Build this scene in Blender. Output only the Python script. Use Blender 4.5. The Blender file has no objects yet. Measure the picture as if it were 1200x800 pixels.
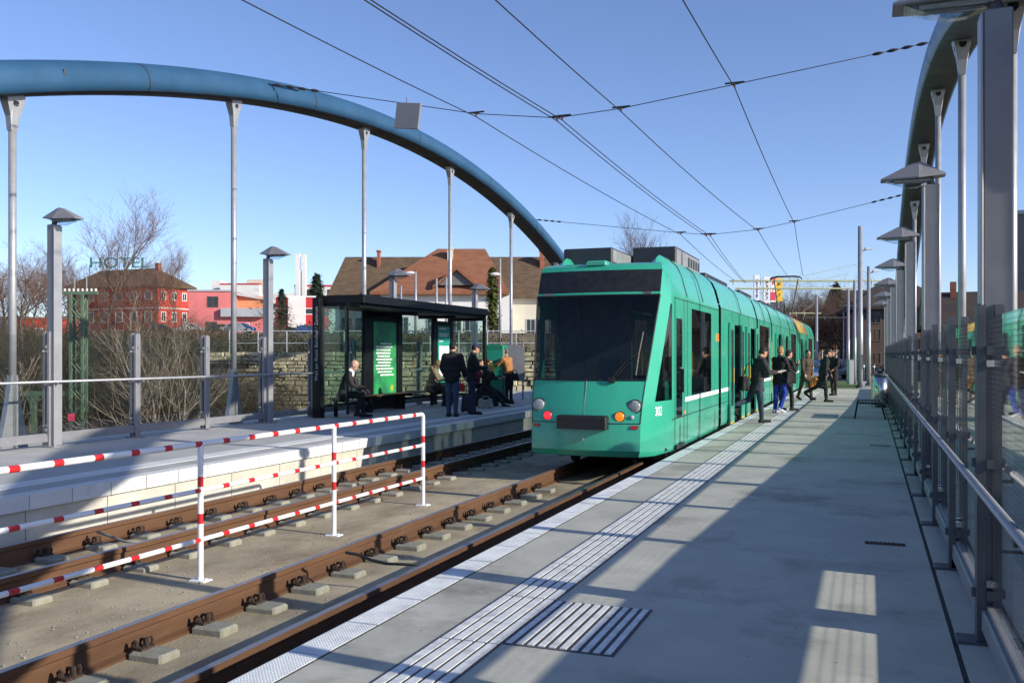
import bpy, bmesh, math, random
from mathutils import Vector, Matrix, Euler, noise
random.seed(7)
R = math.radians
scene = bpy.context.scene
col = scene.collection
# ---------------------------------------------------------------- camera frame (used to survey the place)
FP, HX, HY, CAMZ = 1100.0, 600.0, 415.0, 1.6
TH = math.atan(418.0 / FP); SN, CS = math.sin(TH), math.cos(TH)
def W(r, d, z=0.0):            # right / depth / height -> world
    return Vector((r * CS - d * SN, r * SN + d * CS, z))
def P(px, py, d):              # photo pixel at a surveyed distance -> world
    return W((px - HX) / FP * d, d, CAMZ + (HY - py) / FP * d)
def G(px, d, z):
    return W((px - HX) / FP * d, d, z)
def proj(v):
    z = -v[0] * SN + v[1] * CS
    return HX + FP * (v[0] * CS + v[1] * SN) / z, HY - FP * (v[2] - CAMZ) / z

# ---------------------------------------------------------------- materials
M = {}
def nodes_of(name):
    m = bpy.data.materials.new(name); m.use_nodes = True
    nt = m.node_tree; nt.nodes.clear()
    out = nt.nodes.new('ShaderNodeOutputMaterial')
    return m, nt, out
def pm(name, c, rough=.6, metal=0., var=.18, scale=6., bump=0., bscale=None, c2=None, spec=.5, coat=0., lo=.35, hi=.65, detail=6., stretch=None, c3=None, c3scale=1.3, c3lo=.5, c3hi=.75, emit=None, es=0., speck=None):
    """procedural surface: base colour broken up by noise, optional second colour, stains and bump"""
    m, nt, out = nodes_of(name); N = nt.nodes.new; L = nt.links.new
    b = N('ShaderNodeBsdfPrincipled'); L(b.outputs[0], out.inputs[0])
    b.inputs['Metallic'].default_value = metal
    b.inputs['Specular IOR Level'].default_value = spec
    b.inputs['Coat Weight'].default_value = coat
    b.inputs['Coat Roughness'].default_value = .08
    tc = N('ShaderNodeTexCoord'); mp = N('ShaderNodeMapping'); L(tc.outputs['Object'], mp.inputs[0])
    if stretch: mp.inputs['Scale'].default_value = stretch
    n = N('ShaderNodeTexNoise'); n.inputs['Scale'].default_value = scale; n.inputs['Detail'].default_value = detail
    n.inputs['Roughness'].default_value = .62; L(mp.outputs[0], n.inputs['Vector'])
    r = N('ShaderNodeValToRGB'); L(n.outputs['Fac'], r.inputs[0])
    r.color_ramp.elements[0].position = lo; r.color_ramp.elements[1].position = hi
    ca = c if c2 else tuple(x * (1 - var) for x in c); cb = c2 if c2 else tuple(min(1, x * (1 + var)) for x in c)
    r.color_ramp.elements[0].color = (*ca, 1); r.color_ramp.elements[1].color = (*cb, 1)
    colour = r.outputs[0]
    if c3:
        n3 = N('ShaderNodeTexNoise'); n3.inputs['Scale'].default_value = c3scale; n3.inputs['Detail'].default_value = 8
        n3.inputs['Roughness'].default_value = .7; L(mp.outputs[0], n3.inputs['Vector'])
        r3 = N('ShaderNodeValToRGB'); L(n3.outputs['Fac'], r3.inputs[0])
        r3.color_ramp.elements[0].position = c3lo; r3.color_ramp.elements[1].position = c3hi
        mx = N('ShaderNodeMix'); mx.data_type = 'RGBA'; L(r3.outputs[0], mx.inputs[0]); L(colour, mx.inputs[6]); mx.inputs[7].default_value = (*c3, 1)
        colour = mx.outputs[2]
    if speck:                       # small spots of grit and gum
        vo = N('ShaderNodeTexVoronoi'); vo.inputs['Scale'].default_value = 5.5; L(mp.outputs[0], vo.inputs['Vector'])
        n5 = N('ShaderNodeTexNoise'); n5.inputs['Scale'].default_value = 34.; n5.inputs['Detail'].default_value = 4; L(mp.outputs[0], n5.inputs['Vector'])
        ad = N('ShaderNodeMath'); ad.operation = 'MULTIPLY_ADD'; ad.inputs[1].default_value = .06; L(n5.outputs['Fac'], ad.inputs[0]); L(vo.outputs['Distance'], ad.inputs[2])
        r5 = N('ShaderNodeValToRGB'); L(ad.outputs[0], r5.inputs[0]); r5.color_ramp.elements[0].position = .075; r5.color_ramp.elements[0].color = (.55, .55, .55, 1); r5.color_ramp.elements[1].position = .11; r5.color_ramp.elements[1].color = (0, 0, 0, 1)
        m5 = N('ShaderNodeMix'); m5.data_type = 'RGBA'; L(r5.outputs[0], m5.inputs[0]); L(colour, m5.inputs[6]); m5.inputs[7].default_value = (*speck, 1); colour = m5.outputs[2]
    L(colour, b.inputs['Base Color'])
    rr = N('ShaderNodeMapRange'); L(n.outputs['Fac'], rr.inputs[0])
    rr.inputs['From Min'].default_value = .3; rr.inputs['From Max'].default_value = .7
    rr.inputs['To Min'].default_value = max(.02, rough - .12 * rough); rr.inputs['To Max'].default_value = min(1, rough + .15 * rough)
    L(rr.outputs[0], b.inputs['Roughness'])
    if bump:
        nb = N('ShaderNodeTexNoise'); nb.inputs['Scale'].default_value = bscale or scale * 6; nb.inputs['Detail'].default_value = 5
        L(mp.outputs[0], nb.inputs['Vector'])
        bp = N('ShaderNodeBump'); bp.inputs['Strength'].default_value = bump; bp.inputs['Distance'].default_value = .02
        L(nb.outputs['Fac'], bp.inputs['Height']); L(bp.outputs[0], b.inputs['Normal'])
    if emit:
        b.inputs['Emission Color'].default_value = (*emit, 1); b.inputs['Emission Strength'].default_value = es
    M[name] = m; return m
def glass(name, tint, rough=.02, lines=0., ior=1.45, spacing=40., line_col=(.03, .035, .035), refl=1.):
    m, nt, out = nodes_of(name); N = nt.nodes.new; L = nt.links.new
    t = N('ShaderNodeBsdfTransparent'); t.inputs[0].default_value = (*tint, 1)
    g = N('ShaderNodeBsdfGlossy'); g.inputs['Roughness'].default_value = rough
    g.inputs[0].default_value = (refl, refl, refl, 1)
    f = N('ShaderNodeFresnel'); ge = N('ShaderNodeNewGeometry'); mr = N('ShaderNodeMapRange'); L(ge.outputs['Backfacing'], mr.inputs[0]); mr.inputs['To Min'].default_value = ior; mr.inputs['To Max'].default_value = 1 / ior; L(mr.outputs[0], f.inputs[0])
    mx = N('ShaderNodeMixShader'); L(f.outputs[0], mx.inputs[0]); L(t.outputs[0], mx.inputs[1]); L(g.outputs[0], mx.inputs[2])
    last = mx
    if lines:
        tc = N('ShaderNodeTexCoord'); w = N('ShaderNodeTexWave'); w.wave_type = 'BANDS'; w.bands_direction = 'Z'
        w.inputs['Scale'].default_value = spacing / 6.283 * 2; L(tc.outputs['Object'], w.inputs[0])
        gt = N('ShaderNodeMath'); gt.operation = 'GREATER_THAN'; gt.inputs[1].default_value = .93; L(w.outputs['Fac'], gt.inputs[0])
        ml = N('ShaderNodeMath'); ml.operation = 'MULTIPLY'; ml.inputs[1].default_value = lines; L(gt.outputs[0], ml.inputs[0])
        d = N('ShaderNodeBsdfDiffuse'); d.inputs[0].default_value = (*line_col, 1)
        m2 = N('ShaderNodeMixShader'); L(ml.outputs[0], m2.inputs[0]); L(mx.outputs[0], m2.inputs[1]); L(d.outputs[0], m2.inputs[2]); last = m2
    L(last.outputs[0], out.inputs[0]); M[name] = m; return m

pm('platform', (.49, .475, .40), .8, var=.10, scale=1.6, bump=.12, bscale=90, speck=(.12, .11, .09), c3=(.20, .185, .145), c3scale=.62, c3lo=.52, c3hi=.72)
pm('platform_left', (.40, .40, .38), .8, var=.10, scale=1.4, bump=.12, bscale=90, c3=(.27, .27, .25), c3scale=.6, c3lo=.55, c3hi=.75)
pm('bed', (.39, .33, .22), .85, var=.18, scale=1.6, bump=.3, bscale=60, speck=(.10, .07, .04), c3=(.15, .10, .05), c3scale=.75, c3lo=.46, c3hi=.68, stretch=(1, .55, 1))
pm('wall_conc', (.52, .50, .43), .8, var=.10, scale=2.5, bump=.12, bscale=70, c3=(.40, .38, .31), c3scale=1.2, c3lo=.52, c3hi=.72)
pm('coping', (.66, .66, .63), .7, var=.07, scale=3.5, bump=.10, bscale=60, c3=(.52, .52, .49), c3scale=2.2, c3lo=.55, c3hi=.75)
pm('joint', (.055, .055, .05), .9)
pm('edge_tile', (.72, .73, .73), .65, var=.10, scale=5, bump=.1, bscale=80, c3=(.42, .43, .43), c3scale=2., c3lo=.52, c3hi=.75)
pm('tact_white', (.78, .78, .76), .6, var=.10, scale=9, c3=(.42, .42, .41), c3scale=7, c3lo=.5, c3hi=.72)
pm('tact_dark', (.085, .08, .09), .75, var=.2, scale=7)
pm('rust', (.10, .045, .02), .75, var=.3, scale=7, bump=.2, bscale=50, c2=(.125, .060, .027), stretch=(1, .25, 1), c3=(.08, .035, .016), c3scale=3, c3lo=.5, c3hi=.7)
pm('rail_top', (.36, .33, .31), .36, metal=.75, var=.2, scale=9, stretch=(3, .2, 1))
pm('block', (.26, .25, .20), .85, var=.16, scale=9, bump=.25, bscale=50)
pm('clip', (.045, .026, .016), .8, var=.4, scale=30)
pm('dirt_dark', (.018, .016, .013), .95)
pm('white_paint', (.80, .80, .80), .38, var=.03, scale=10, c3=(.6, .59, .56), c3scale=9, c3lo=.6, c3hi=.8)
pm('red_paint', (.55, .02, .022), .38, var=.12, scale=12)
pm('steel_grey', (.24, .24, .255), .5, metal=.2, var=.06, scale=4, c3=(.20, .20, .21), c3scale=2.5)
pm('steel_light', (.35, .355, .37), .42, metal=.35, var=.06, scale=5)
pm('steel_dark', (.085, .09, .10), .5, metal=.3, var=.12, scale=5)
pm('stainless', (.62, .62, .62), .22, metal=1., var=.05, scale=14, stretch=(1, 1, 6))
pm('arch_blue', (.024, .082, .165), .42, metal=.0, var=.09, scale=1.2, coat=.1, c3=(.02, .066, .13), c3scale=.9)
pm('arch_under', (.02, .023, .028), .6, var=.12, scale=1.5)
pm('tram_green', (.036, .375, .24), .28, var=.03, scale=1.5, coat=.4, c3=(.034, .31, .20), c3scale=1.4, c3lo=.55, c3hi=.9, stretch=(2.2, 2.2, .5))
pm('tram_roof_green', (.04, .38, .25), .33, var=.05, scale=1.5, coat=.3)
pm('tram_yellow', (.42, .30, .035), .4, var=.15, scale=1.2, c3=(.25, .12, .03), c3scale=.7, c3lo=.48, c3hi=.56)
pm('seam', (.006, .018, .014), .8, var=.1)
pm('black', (.012, .013, .014), .45, var=.25, scale=9)
pm('rubber', (.012, .012, .012), .75, var=.25, scale=20)
pm('roof_box', (.022, .028, .036), .5, var=.15, scale=5)
pm('roof_box_side', (.22, .23, .24), .5, var=.12, scale=6)
pm('interior', (.16, .17, .18), .8, var=.2, scale=3)
pm('interior_floor', (.035, .035, .04), .8, var=.2, scale=3)
pm('seat_cloth', (.03, .045, .10), .85, var=.3, scale=20)
pm('yellow_pole', (.60, .46, .03), .4, var=.08)
pm('lamp_glass_grey', (.42, .43, .44), .15, var=.08, scale=15)
pm('lens_clear', (.30, .32, .33), .1, var=.35, scale=60)
pm('lens_red', (.75, .02, .04), .3, var=.05, emit=(1., .03, .05), es=.85)
pm('lens_orange', (.8, .14, .01), .3, var=.05, emit=(1., .16, .01), es=1.1)
pm('reflector_red', (.42, .015, .02), .3)
pm('number_white', (.8, .8, .8), .5, var=.02)
pm('shelter_black', (.005, .006, .007), .45, var=.2, scale=6, spec=.3)
pm('poster_green', (.035, .34, .10), .35, var=.25, scale=1.6, c2=(.025, .17, .08), lo=.4, hi=.6)
pm('poster_teal', (.02, .30, .22), .35, var=.12, scale=2)
pm('paper', (.78, .78, .76), .6, var=.04)
pm('wood', (.10, .05, .022), .5, var=.3, scale=6, stretch=(12, 1, 12))
pm('machine_green', (.015, .20, .12), .4, var=.1, scale=4)
pm('skin', (.50, .27, .18), .55, var=.08, scale=14)
pm('skin_pale', (.60, .34, .24), .55, var=.08, scale=14)
pm('grass', (.05, .10, .015), .9, var=.4, scale=3, c2=(.11, .15, .03))
pm('asphalt', (.055, .055, .058), .9, var=.2, scale=3, bump=.1, bscale=80)
pm('earth', (.085, .068, .036), .95, var=.35, scale=.35, c2=(.14, .11, .06), c3=(.06, .07, .025), c3scale=.18, bump=.3, bscale=3)
pm('stone', (.32, .28, .18), .9, var=.35, scale=1.3, c2=(.66, .60, .41), bump=.7, bscale=7, c3=(.10, .10, .06), c3scale=.6, c3lo=.48, c3hi=.66)
pm('mortar', (.05, .046, .035), .95)
pm('bark', (.115, .088, .068), .95, var=.3, scale=5)
pm('bark_pale', (.24, .20, .15), .95, var=.3, scale=5)
pm('twig', (.145, .082, .056), .95, var=.25, scale=2)
pm('brush', (.055, .044, .027), .95, var=.35, scale=1.5, c2=(.09, .072, .044))
pm('needle', (.014, .035, .018), .9, var=.4, scale=2)
pm('ivy_yellow', (.14, .15, .02), .9, var=.4, scale=2, c2=(.05, .08, .02))
pm('hotel_red', (.50, .045, .028), .8, var=.1, scale=.6)
pm('pink', (.68, .19, .19), .8, var=.07, scale=.6)
pm('orange', (.66, .28, .14), .8, var=.07, scale=.6)
pm('bld_red', (.55, .03, .04), .75, var=.08, scale=.6)
pm('bld_white', (.74, .74, .72), .8, var=.05, scale=.6)
pm('bld_cream', (.60, .56, .47), .8, var=.06, scale=.6)
pm('bld_brown', (.13, .085, .065), .85, var=.15, scale=.5)
pm('bld_grey', (.16, .155, .155), .85, var=.1, scale=.4)
pm('bld_maroon', (.16, .06, .06), .85, var=.1, scale=.4)
pm('tile_brown', (.085, .055, .032), .9, var=.25, scale=1.2, c2=(.14, .092, .052), bump=.4, bscale=5, stretch=(1, 1, 3))
pm('tile_red', (.20, .075, .036), .9, var=.22, scale=1., c2=(.27, .115, .06), bump=.4, bscale=5, stretch=(1, 1, 3))
pm('tile_dark', (.048, .033, .027), .9, var=.25, scale=1.)
pm('brick', (.30, .10, .06), .9, var=.2, scale=3)
pm('pane', (.03, .035, .045), .12, var=.3, scale=1.5)
pm('pane_warm', (.16, .10, .06), .3, var=.4, scale=1.)
pm('zinc', (.40, .42, .44), .5, var=.08, scale=1)
pm('mast_green', (.10, .16, .10), .6, var=.15, scale=3)
pm('ceramic', (.62, .60, .56), .3, var=.06)
pm('wire', (.035, .032, .036), .55, metal=.4, var=.1)
pm('insul', (.16, .05, .03), .4, var=.1)
pm('arm_yellow', (.42, .44, .27), .5, var=.1)
pm('sign_teal', (.02, .22, .20), .5, var=.06)
pm('ad_white', (.78, .80, .82), .5, var=.04)
pm('ad_red', (.70, .06, .12), .5, var=.06)
pm('ad_yellow', (.78, .52, .03), .5, var=.06)
pm('ad_blue', (.05, .10, .35), .5, var=.06)
pm('car_dark', (.02, .025, .035), .3, var=.05, coat=.4)
pm('car_blue', (.03, .07, .20), .3, var=.05, coat=.4)
pm('car_white', (.66, .67, .68), .3, var=.03, coat=.4)
pm('car_silver', (.38, .39, .40), .3, metal=.4, var=.04, coat=.4)
pm('hill_wood', (.10, .085, .07), 1., var=.3, scale=.06, c2=(.135, .125, .11))
pm('drain_rust', (.10, .05, .03), .8, var=.3, scale=20)
glass('fence_glass', (.975, .985, .98), lines=.28, spacing=36)
glass('screen_glass', (.40, .45, .48), ior=1.5, refl=.75)
glass('tram_glass', (.22, .25, .25), ior=1.5, refl=.8)
glass('shelter_glass', (.80, .90, .86), lines=0.)
glass('lamp_lens', (.80, .86, .88), rough=.05)
def cloth(name, c, var=.2): pm(name, c, .85, var=var, scale=9, bump=.15, bscale=25)
cloth('c_black', (.011, .011, .012)); cloth('c_leather', (.022, .021, .022)); cloth('c_jeans', (.035, .06, .11)); cloth('c_jeans_dark', (.022, .04, .065))
cloth('c_blue', (.015, .045, .36)); cloth('c_brown', (.065, .045, .028)); cloth('c_khaki', (.17, .13, .08)); cloth('c_tan', (.38, .16, .05))
cloth('c_maroon', (.20, .025, .05)); cloth('c_grey', (.30, .29, .27)); cloth('c_white', (.72, .72, .70)); cloth('c_yellow', (.75, .48, .02))
cloth('hair_dark', (.016, .011, .008)); cloth('hair_blond', (.36, .20, .08)); cloth('hair_brown', (.07, .035, .016)); cloth('c_navy', (.02, .028, .06))
cloth('shoe', (.014, .013, .012)); cloth('shoe_white', (.55, .55, .56)); cloth('c_red', (.55, .03, .04)); cloth('c_orange', (.62, .22, .03))

# ---------------------------------------------------------------- mesh builder
class MB:
    def __init__(s): s.v = []; s.f = []; s.m = []; s.cur = 0; s.sm = []; s.smooth = False
    def add(s, vs, fs):
        o = len(s.v); s.v += [tuple(v) for v in vs]
        for f in fs: s.f.append(tuple(i + o for i in f)); s.m.append(s.cur); s.sm.append(s.smooth)
    def box(s, x0, x1, y0, y1, z0, z1):
        x0, x1 = min(x0, x1), max(x0, x1); y0, y1 = min(y0, y1), max(y0, y1); z0, z1 = min(z0, z1), max(z0, z1)
        s.add([(x0, y0, z0), (x1, y0, z0), (x1, y1, z0), (x0, y1, z0), (x0, y0, z1), (x1, y0, z1), (x1, y1, z1), (x0, y1, z1)],
              [(0, 3, 2, 1), (4, 5, 6, 7), (0, 1, 5, 4), (1, 2, 6, 5), (2, 3, 7, 6), (3, 0, 4, 7)])
    def bbox(s, x0, x1, y0, y1, z0, z1, b=.01):   # box with chamfered vertical and top edges
        def ring(z, i): return [(x0 + i + b, y0 + i, z), (x1 - i - b, y0 + i, z), (x1 - i, y0 + i + b, z), (x1 - i, y1 - i - b, z), (x1 - i - b, y1 - i, z), (x0 + i + b, y1 - i, z), (x0 + i, y1 - i - b, z), (x0 + i, y0 + i + b, z)]
        s.loft([ring(z0, 0), ring(z1 - b, 0), ring(z1, b)])
    def loft(s, rings, cap=True):
        n = len(rings[0]); vs = [p for r in rings for p in r]; fs = []
        for k in range(len(rings) - 1):
            for i in range(n):
                j = (i + 1) % n; fs.append((k * n + i, k * n + j, (k + 1) * n + j, (k + 1) * n + i))
        if cap: fs.append(tuple(range(n - 1, -1, -1))); fs.append(tuple((len(rings) - 1) * n + i for i in range(n)))
        s.add(vs, fs)
    def obox(s, c, size, rot=None):
        hx, hy, hz = [a / 2 for a in size]; c = Vector(c)
        vs = [Vector(p) for p in [(-hx, -hy, -hz), (hx, -hy, -hz), (hx, hy, -hz), (-hx, hy, -hz), (-hx, -hy, hz), (hx, -hy, hz), (hx, hy, hz), (-hx, hy, hz)]]
        if rot is not None: vs = [rot @ v for v in vs]
        s.add([v + c for v in vs], [(0, 3, 2, 1), (4, 5, 6, 7), (0, 1, 5, 4), (1, 2, 6, 5), (2, 3, 7, 6), (3, 0, 4, 7)])
    def tube(s, pts, r, n=8, cap=True, flat=None):
        pts = [Vector(p) for p in pts]; m = len(pts); rs = r if isinstance(r, (list, tuple)) else [r] * m
        up = None; rings = []
        for i, p in enumerate(pts):
            d = (pts[min(i + 1, m - 1)] - pts[max(i - 1, 0)])
            if d.length < 1e-9: d = Vector((0, 0, 1))
            d.normalize()
            if up is None: up = Vector((0, 0, 1)) if abs(d.z) < .9 else Vector((1, 0, 0))
            a = d.cross(up); a = a.normalized() if a.length > 1e-6 else Vector((1, 0, 0)); b = a.cross(d); up = b
            rings.append([p + (a * math.cos(2 * math.pi * k / n) + b * math.sin(2 * math.pi * k / n)) * rs[i] for k in range(n)])
        s.loft(rings, cap)
    def cyl(s, p, q, r, n=12, r2=None): s.tube([p, q], [r, r if r2 is None else r2], n)
    def prism(s, poly, d):         # polygon (3D points, planar) pushed along d
        n = len(poly); d = Vector(d); a = [Vector(p) for p in poly]; b = [p + d for p in a]
        s.add(a + b, [tuple(range(n - 1, -1, -1)), tuple(range(n, 2 * n))] + [(i, (i + 1) % n, (i + 1) % n + n, i + n) for i in range(n)])
    def quad(s, a, b, c, d): s.add([a, b, c, d], [(0, 1, 2, 3)])
    def ball(s, c, r, n=10, m=7):
        rx, ry, rz = r if isinstance(r, (tuple, list)) else (r, r, r)
        vs = [(c[0], c[1], c[2] - rz)]
        for j in range(1, m):
            t = math.pi * j / m
            for i in range(n): u = 2 * math.pi * i / n; vs.append((c[0] + rx * math.sin(t) * math.cos(u), c[1] + ry * math.sin(t) * math.sin(u), c[2] - rz * math.cos(t)))
        vs.append((c[0], c[1], c[2] + rz)); fs = []
        for i in range(n): fs.append((0, 1 + (i + 1) % n, 1 + i))
        for j in range(m - 2):
            for i in range(n): a = 1 + j * n + i; b = 1 + j * n + (i + 1) % n; fs.append((a, b, b + n, a + n))
        k = 1 + (m - 2) * n
        for i in range(n): fs.append((k + i, k + (i + 1) % n, len(vs) - 1))
        s.add(vs, fs)
    def mesh(s, name, mats):
        me = bpy.data.meshes.new(name); me.from_pydata(s.v, [], s.f)
        for m in mats: me.materials.append(m)
        me.polygons.foreach_set('material_index', s.m); me.polygons.foreach_set('use_smooth', s.sm)
        me.update(); return me
    def build(s, name, mat, parent=None, world=False, fix=False):
        mats = mat if isinstance(mat, (list, tuple)) else [mat]; mats = [M[x] if isinstance(x, str) else x for x in mats]
        if world and parent is not None:
            off = Vector((0, 0, 0)); q = parent
            while q is not None: off += Vector(q.location); q = q.parent
            s.v = [(v[0] - off.x, v[1] - off.y, v[2] - off.z) for v in s.v]
        me = s.mesh(name, mats)
        if fix:
            bm = bmesh.new(); bm.from_mesh(me); bmesh.ops.recalc_face_normals(bm, faces=bm.faces); bm.to_mesh(me); bm.free()
        o = bpy.data.objects.new(name, me); col.objects.link(o)
        if parent is not None: o.parent = parent
        return o
def tag(o, label=None, cat=None, group=None, kind=None):
    if label: o['label'] = label
    if cat: o['category'] = cat
    if group: o['group'] = group
    if kind: o['kind'] = kind
    return o
def thing(name, label, cat, loc=(0, 0, 0), rz=0., group=None):
    o = bpy.data.objects.new(name, None); o.empty_display_size = .2; col.objects.link(o)
    o.location = loc; o.rotation_euler = (0, 0, rz); return tag(o, label, cat, group)
def copy_tree(o, parent=None):
    c = o.copy(); col.objects.link(c); c.parent = parent
    for ch in [x for x in o.children]: copy_tree(ch, c)
    return c
def struct(mb, name, mat, **k): return tag(mb.build(name, mat, **k), kind='structure')
ORD = ['first', 'second', 'third', 'fourth', 'fifth', 'sixth', 'seventh', 'eighth', 'ninth', 'tenth', 'eleventh', 'twelfth']
def text_mesh(txt, size, depth=.004, align='CENTER', bold=0.):
    cu = bpy.data.curves.new('lettering', 'FONT'); cu.body = txt; cu.size = size; cu.extrude = depth; cu.align_x = align; cu.offset = bold
    ob = bpy.data.objects.new('lettering', cu); col.objects.link(ob)
    dg = bpy.context.evaluated_depsgraph_get(); dg.update()
    me = bpy.data.meshes.new_from_object(ob.evaluated_get(dg)); bpy.data.objects.remove(ob); return me
def put_text(txt, size, mat, mtx, parent, name='lettering', depth=.004, align='CENTER', bold=0., world=True):
    me = text_mesh(txt, size, depth, align, bold); me.transform(mtx)
    if world:
        off = Vector((0, 0, 0)); q = parent
        while q is not None: off += Vector(q.location); q = q.parent
        me.transform(Matrix.Translation(-off))
    me.materials.clear(); me.materials.append(M[mat]); o = bpy.data.objects.new(name, me); col.objects.link(o)
    if parent is not None: o.parent = parent
    return o
# ---------------------------------------------------------------- terrain
XE = -2.917                      # edge of the near platform
def sstep(a, b, x):
    t = max(0., min(1., (x - a) / (b - a))); return t * t * (3 - 2 * t)
def ground_h(r, d):
    w = W(r, d); X, Y = w.x, w.y
    left = -6 + 4.2 * sstep(30, 44, d) + .5 * noise.noise((X * .12, Y * .12, 0)) * (1 - sstep(40, 44, d))
    up = 1.35 + 1.95 * sstep(47, 74, d) + 1.3 * sstep(80, 140, d)
    left = left if d < 45.3 else up
    if X > -14: left = -6 if Y < 46 else left
    mid = -.42 if Y > 46.3 else -6
    k = sstep(-24, -14.4, X)
    h = left * (1 - k) + mid * k
    if X > 3: h = -6 if Y < 52 else -.42
    return h
def make_ground():
    m = MB(); rs = [-700, -400, -250, -160] + [-120 + 2.5 * i for i in range(0, 73)] + [90, 140, 250, 400, 700]
    ds = [-60, -20, -8, 0, 6, 12, 18, 24, 28, 32, 35, 38, 40, 42, 43.5, 44.9, 45.7, 46.5, 47.5, 49, 51, 53, 55, 58, 62, 66, 70, 75, 80, 90, 100, 120, 150, 200, 300, 500, 900, 2000]
    n = len(rs); vs = []
    for d in ds:
        for r in rs: vs.append(W(r, d, ground_h(r, d)))
    fs = [(j * n + i, j * n + i + 1, (j + 1) * n + i + 1, (j + 1) * n + i) for j in range(len(ds) - 1) for i in range(n - 1)]
    m.add(vs, fs); struct(m, 'ground', 'earth')
make_ground()
# hazy wooded hills beyond the town
m = MB(); n = 60; vs = []
for j, (d, zf) in enumerate([(330, 0.), (420, .75), (520, 1.), (700, .6)]):
    for i in range(n + 1):
        r = -420 + 620 * i / n; hh = 22 + 9 * noise.noise((i * .11, 3.1, 0)) + 4 * noise.noise((i * .37, 7.7, 0))
        vs.append(W(r * d / 420, d, 2 + max(0, hh) * zf))
m.smooth = True
m.add(vs, [(j * (n + 1) + i, j * (n + 1) + i + 1, (j + 1) * (n + 1) + i + 1, (j + 1) * (n + 1) + i) for j in range(3) for i in range(n)])
struct(m, 'hills', 'hill_wood')
# roads beyond the bridge
m = MB(); m.box(-9, 9, 62, 160, -.6, -.30); m.box(-60, 60, 78, 92, -.61, -.304); struct(m, 'road', 'asphalt')
m = MB(); m.box(-2.9, -.55, 47.2, 61, -.5, -.05); struct(m, 'grass_strip', 'grass')
m = MB(); m.box(-.5, 3.5, 46.6, 61.5, -.5, -.06); m.box(-8.3, -2.95, 47, 61.9, -.55, -.36); struct(m, 'pavement', 'platform_left')
# ---------------------------------------------------------------- deck, platforms, track bed
m = MB(); m.box(-8.72, -2.70, -9, 47, -1.3, -.42); struct(m, 'track_bed', 'bed')
m = MB(); m.box(-13.7, -8.70, -9, 47, -1.4, -.46); m.box(-2.72, 2.2, -9, 46.6, -1.4, -.05); m.cur = 0
m.box(-13.9, -12.75, -9, 47, -.459, .06); struct(m, 'bridge_deck', 'wall_conc')
m = MB(); m.box(-2.70, .435, -9, 46.5, -.049, 0); m.box(.465, 1.0, -9, 46.5, -.049, .006); m.cur = 1; m.box(.435, .465, -9, 46.5, -.049, -.012)
struct(m, 'near_platform', ['platform', 'joint'])
m = MB(); m.cur = 2
m.box(XE + .10, -2.72, -9, 46.5, -.42, -.075)
k = 0; y = -7.7
while y < 46.3:                    # studded white edge slabs with open joints
    m.cur = 0; m.box(XE, -2.714, y + .006, y + .592, -.075, .004)
    m.cur = 1; m.box(XE + .012, -2.716, y - .006, y + .006, -.07, -.004); m.box(-2.714, -2.70, y - .006, y + .592, -.04, .001)
    if 2.5 < y < 12:
        m.cur = 0
        for a in range(10):
            for b in range(24):
                px, py = XE + .018 + a * .0195, y + .022 + b * .0235; h = .0042
                m.add([(px - .006, py - .006, .004), (px + .006, py - .006, .004), (px + .006, py + .006, .004), (px - .006, py + .006, .004), (px, py, .004 + h)], [(0, 1, 4), (1, 2, 4), (2, 3, 4), (3, 0, 4)])
    y += .6
struct(m, 'platform_edging', ['edge_tile', 'joint', 'joint'])
m = MB(); y = -6.2
while y < 41:                      # ribbed guidance strip
    m.cur = 1; m.box(-2.275, -1.895, y + .004, y + .996, -.01, .0035)
    m.cur = 0
    for a in range(5):
        x = -2.262 + .010 + a * .0725; m.box(x, x + .051, y + .008, y + .992, .0035, .0085)
    y += 1.0
m.cur = 1; m.box(-1.893, -1.262, 4.83, 5.80, -.01, .0035); m.cur = 0
for a in range(10): x = -1.880 + a * .0625; m.box(x, x + .036, 4.85, 5.78, .0035, .0085)
struct(m, 'tactile_paving', ['tact_white', 'tact_dark'])
# far platform with its coping
m = MB(); m.box(-12.75, -8.60, -9, 46.5, -.459, .098); m.cur = 1; m.box(-9.32, -8.98, -9, 46.5, .05, .103); m.cur = 2; m.box(-8.602, -8.588, -9, 46.5, .06, .096)
m.box(-12.15, -12.13, -9, 46.5, .06, .0985)
struct(m, 'far_platform', ['platform_left', 'coping', 'joint'])
m = MB(); m.cur = 2; m.box(-8.60, -8.50, -9, 46.5, -.42, .06); y = -8.7; k = 0
while y < 46.3:
    m.cur = 1; m.box(-8.588, -8.38, y + .006, y + .574, -.06, .102)
    if k % 2 == 0: m.cur = 0; m.box(-8.60, -8.435, y + .006, y + 1.154, -.42, -.068)
    y += .58; k += 1
struct(m, 'far_platform_wall', ['wall_conc', 'coping', 'joint'])
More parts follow.
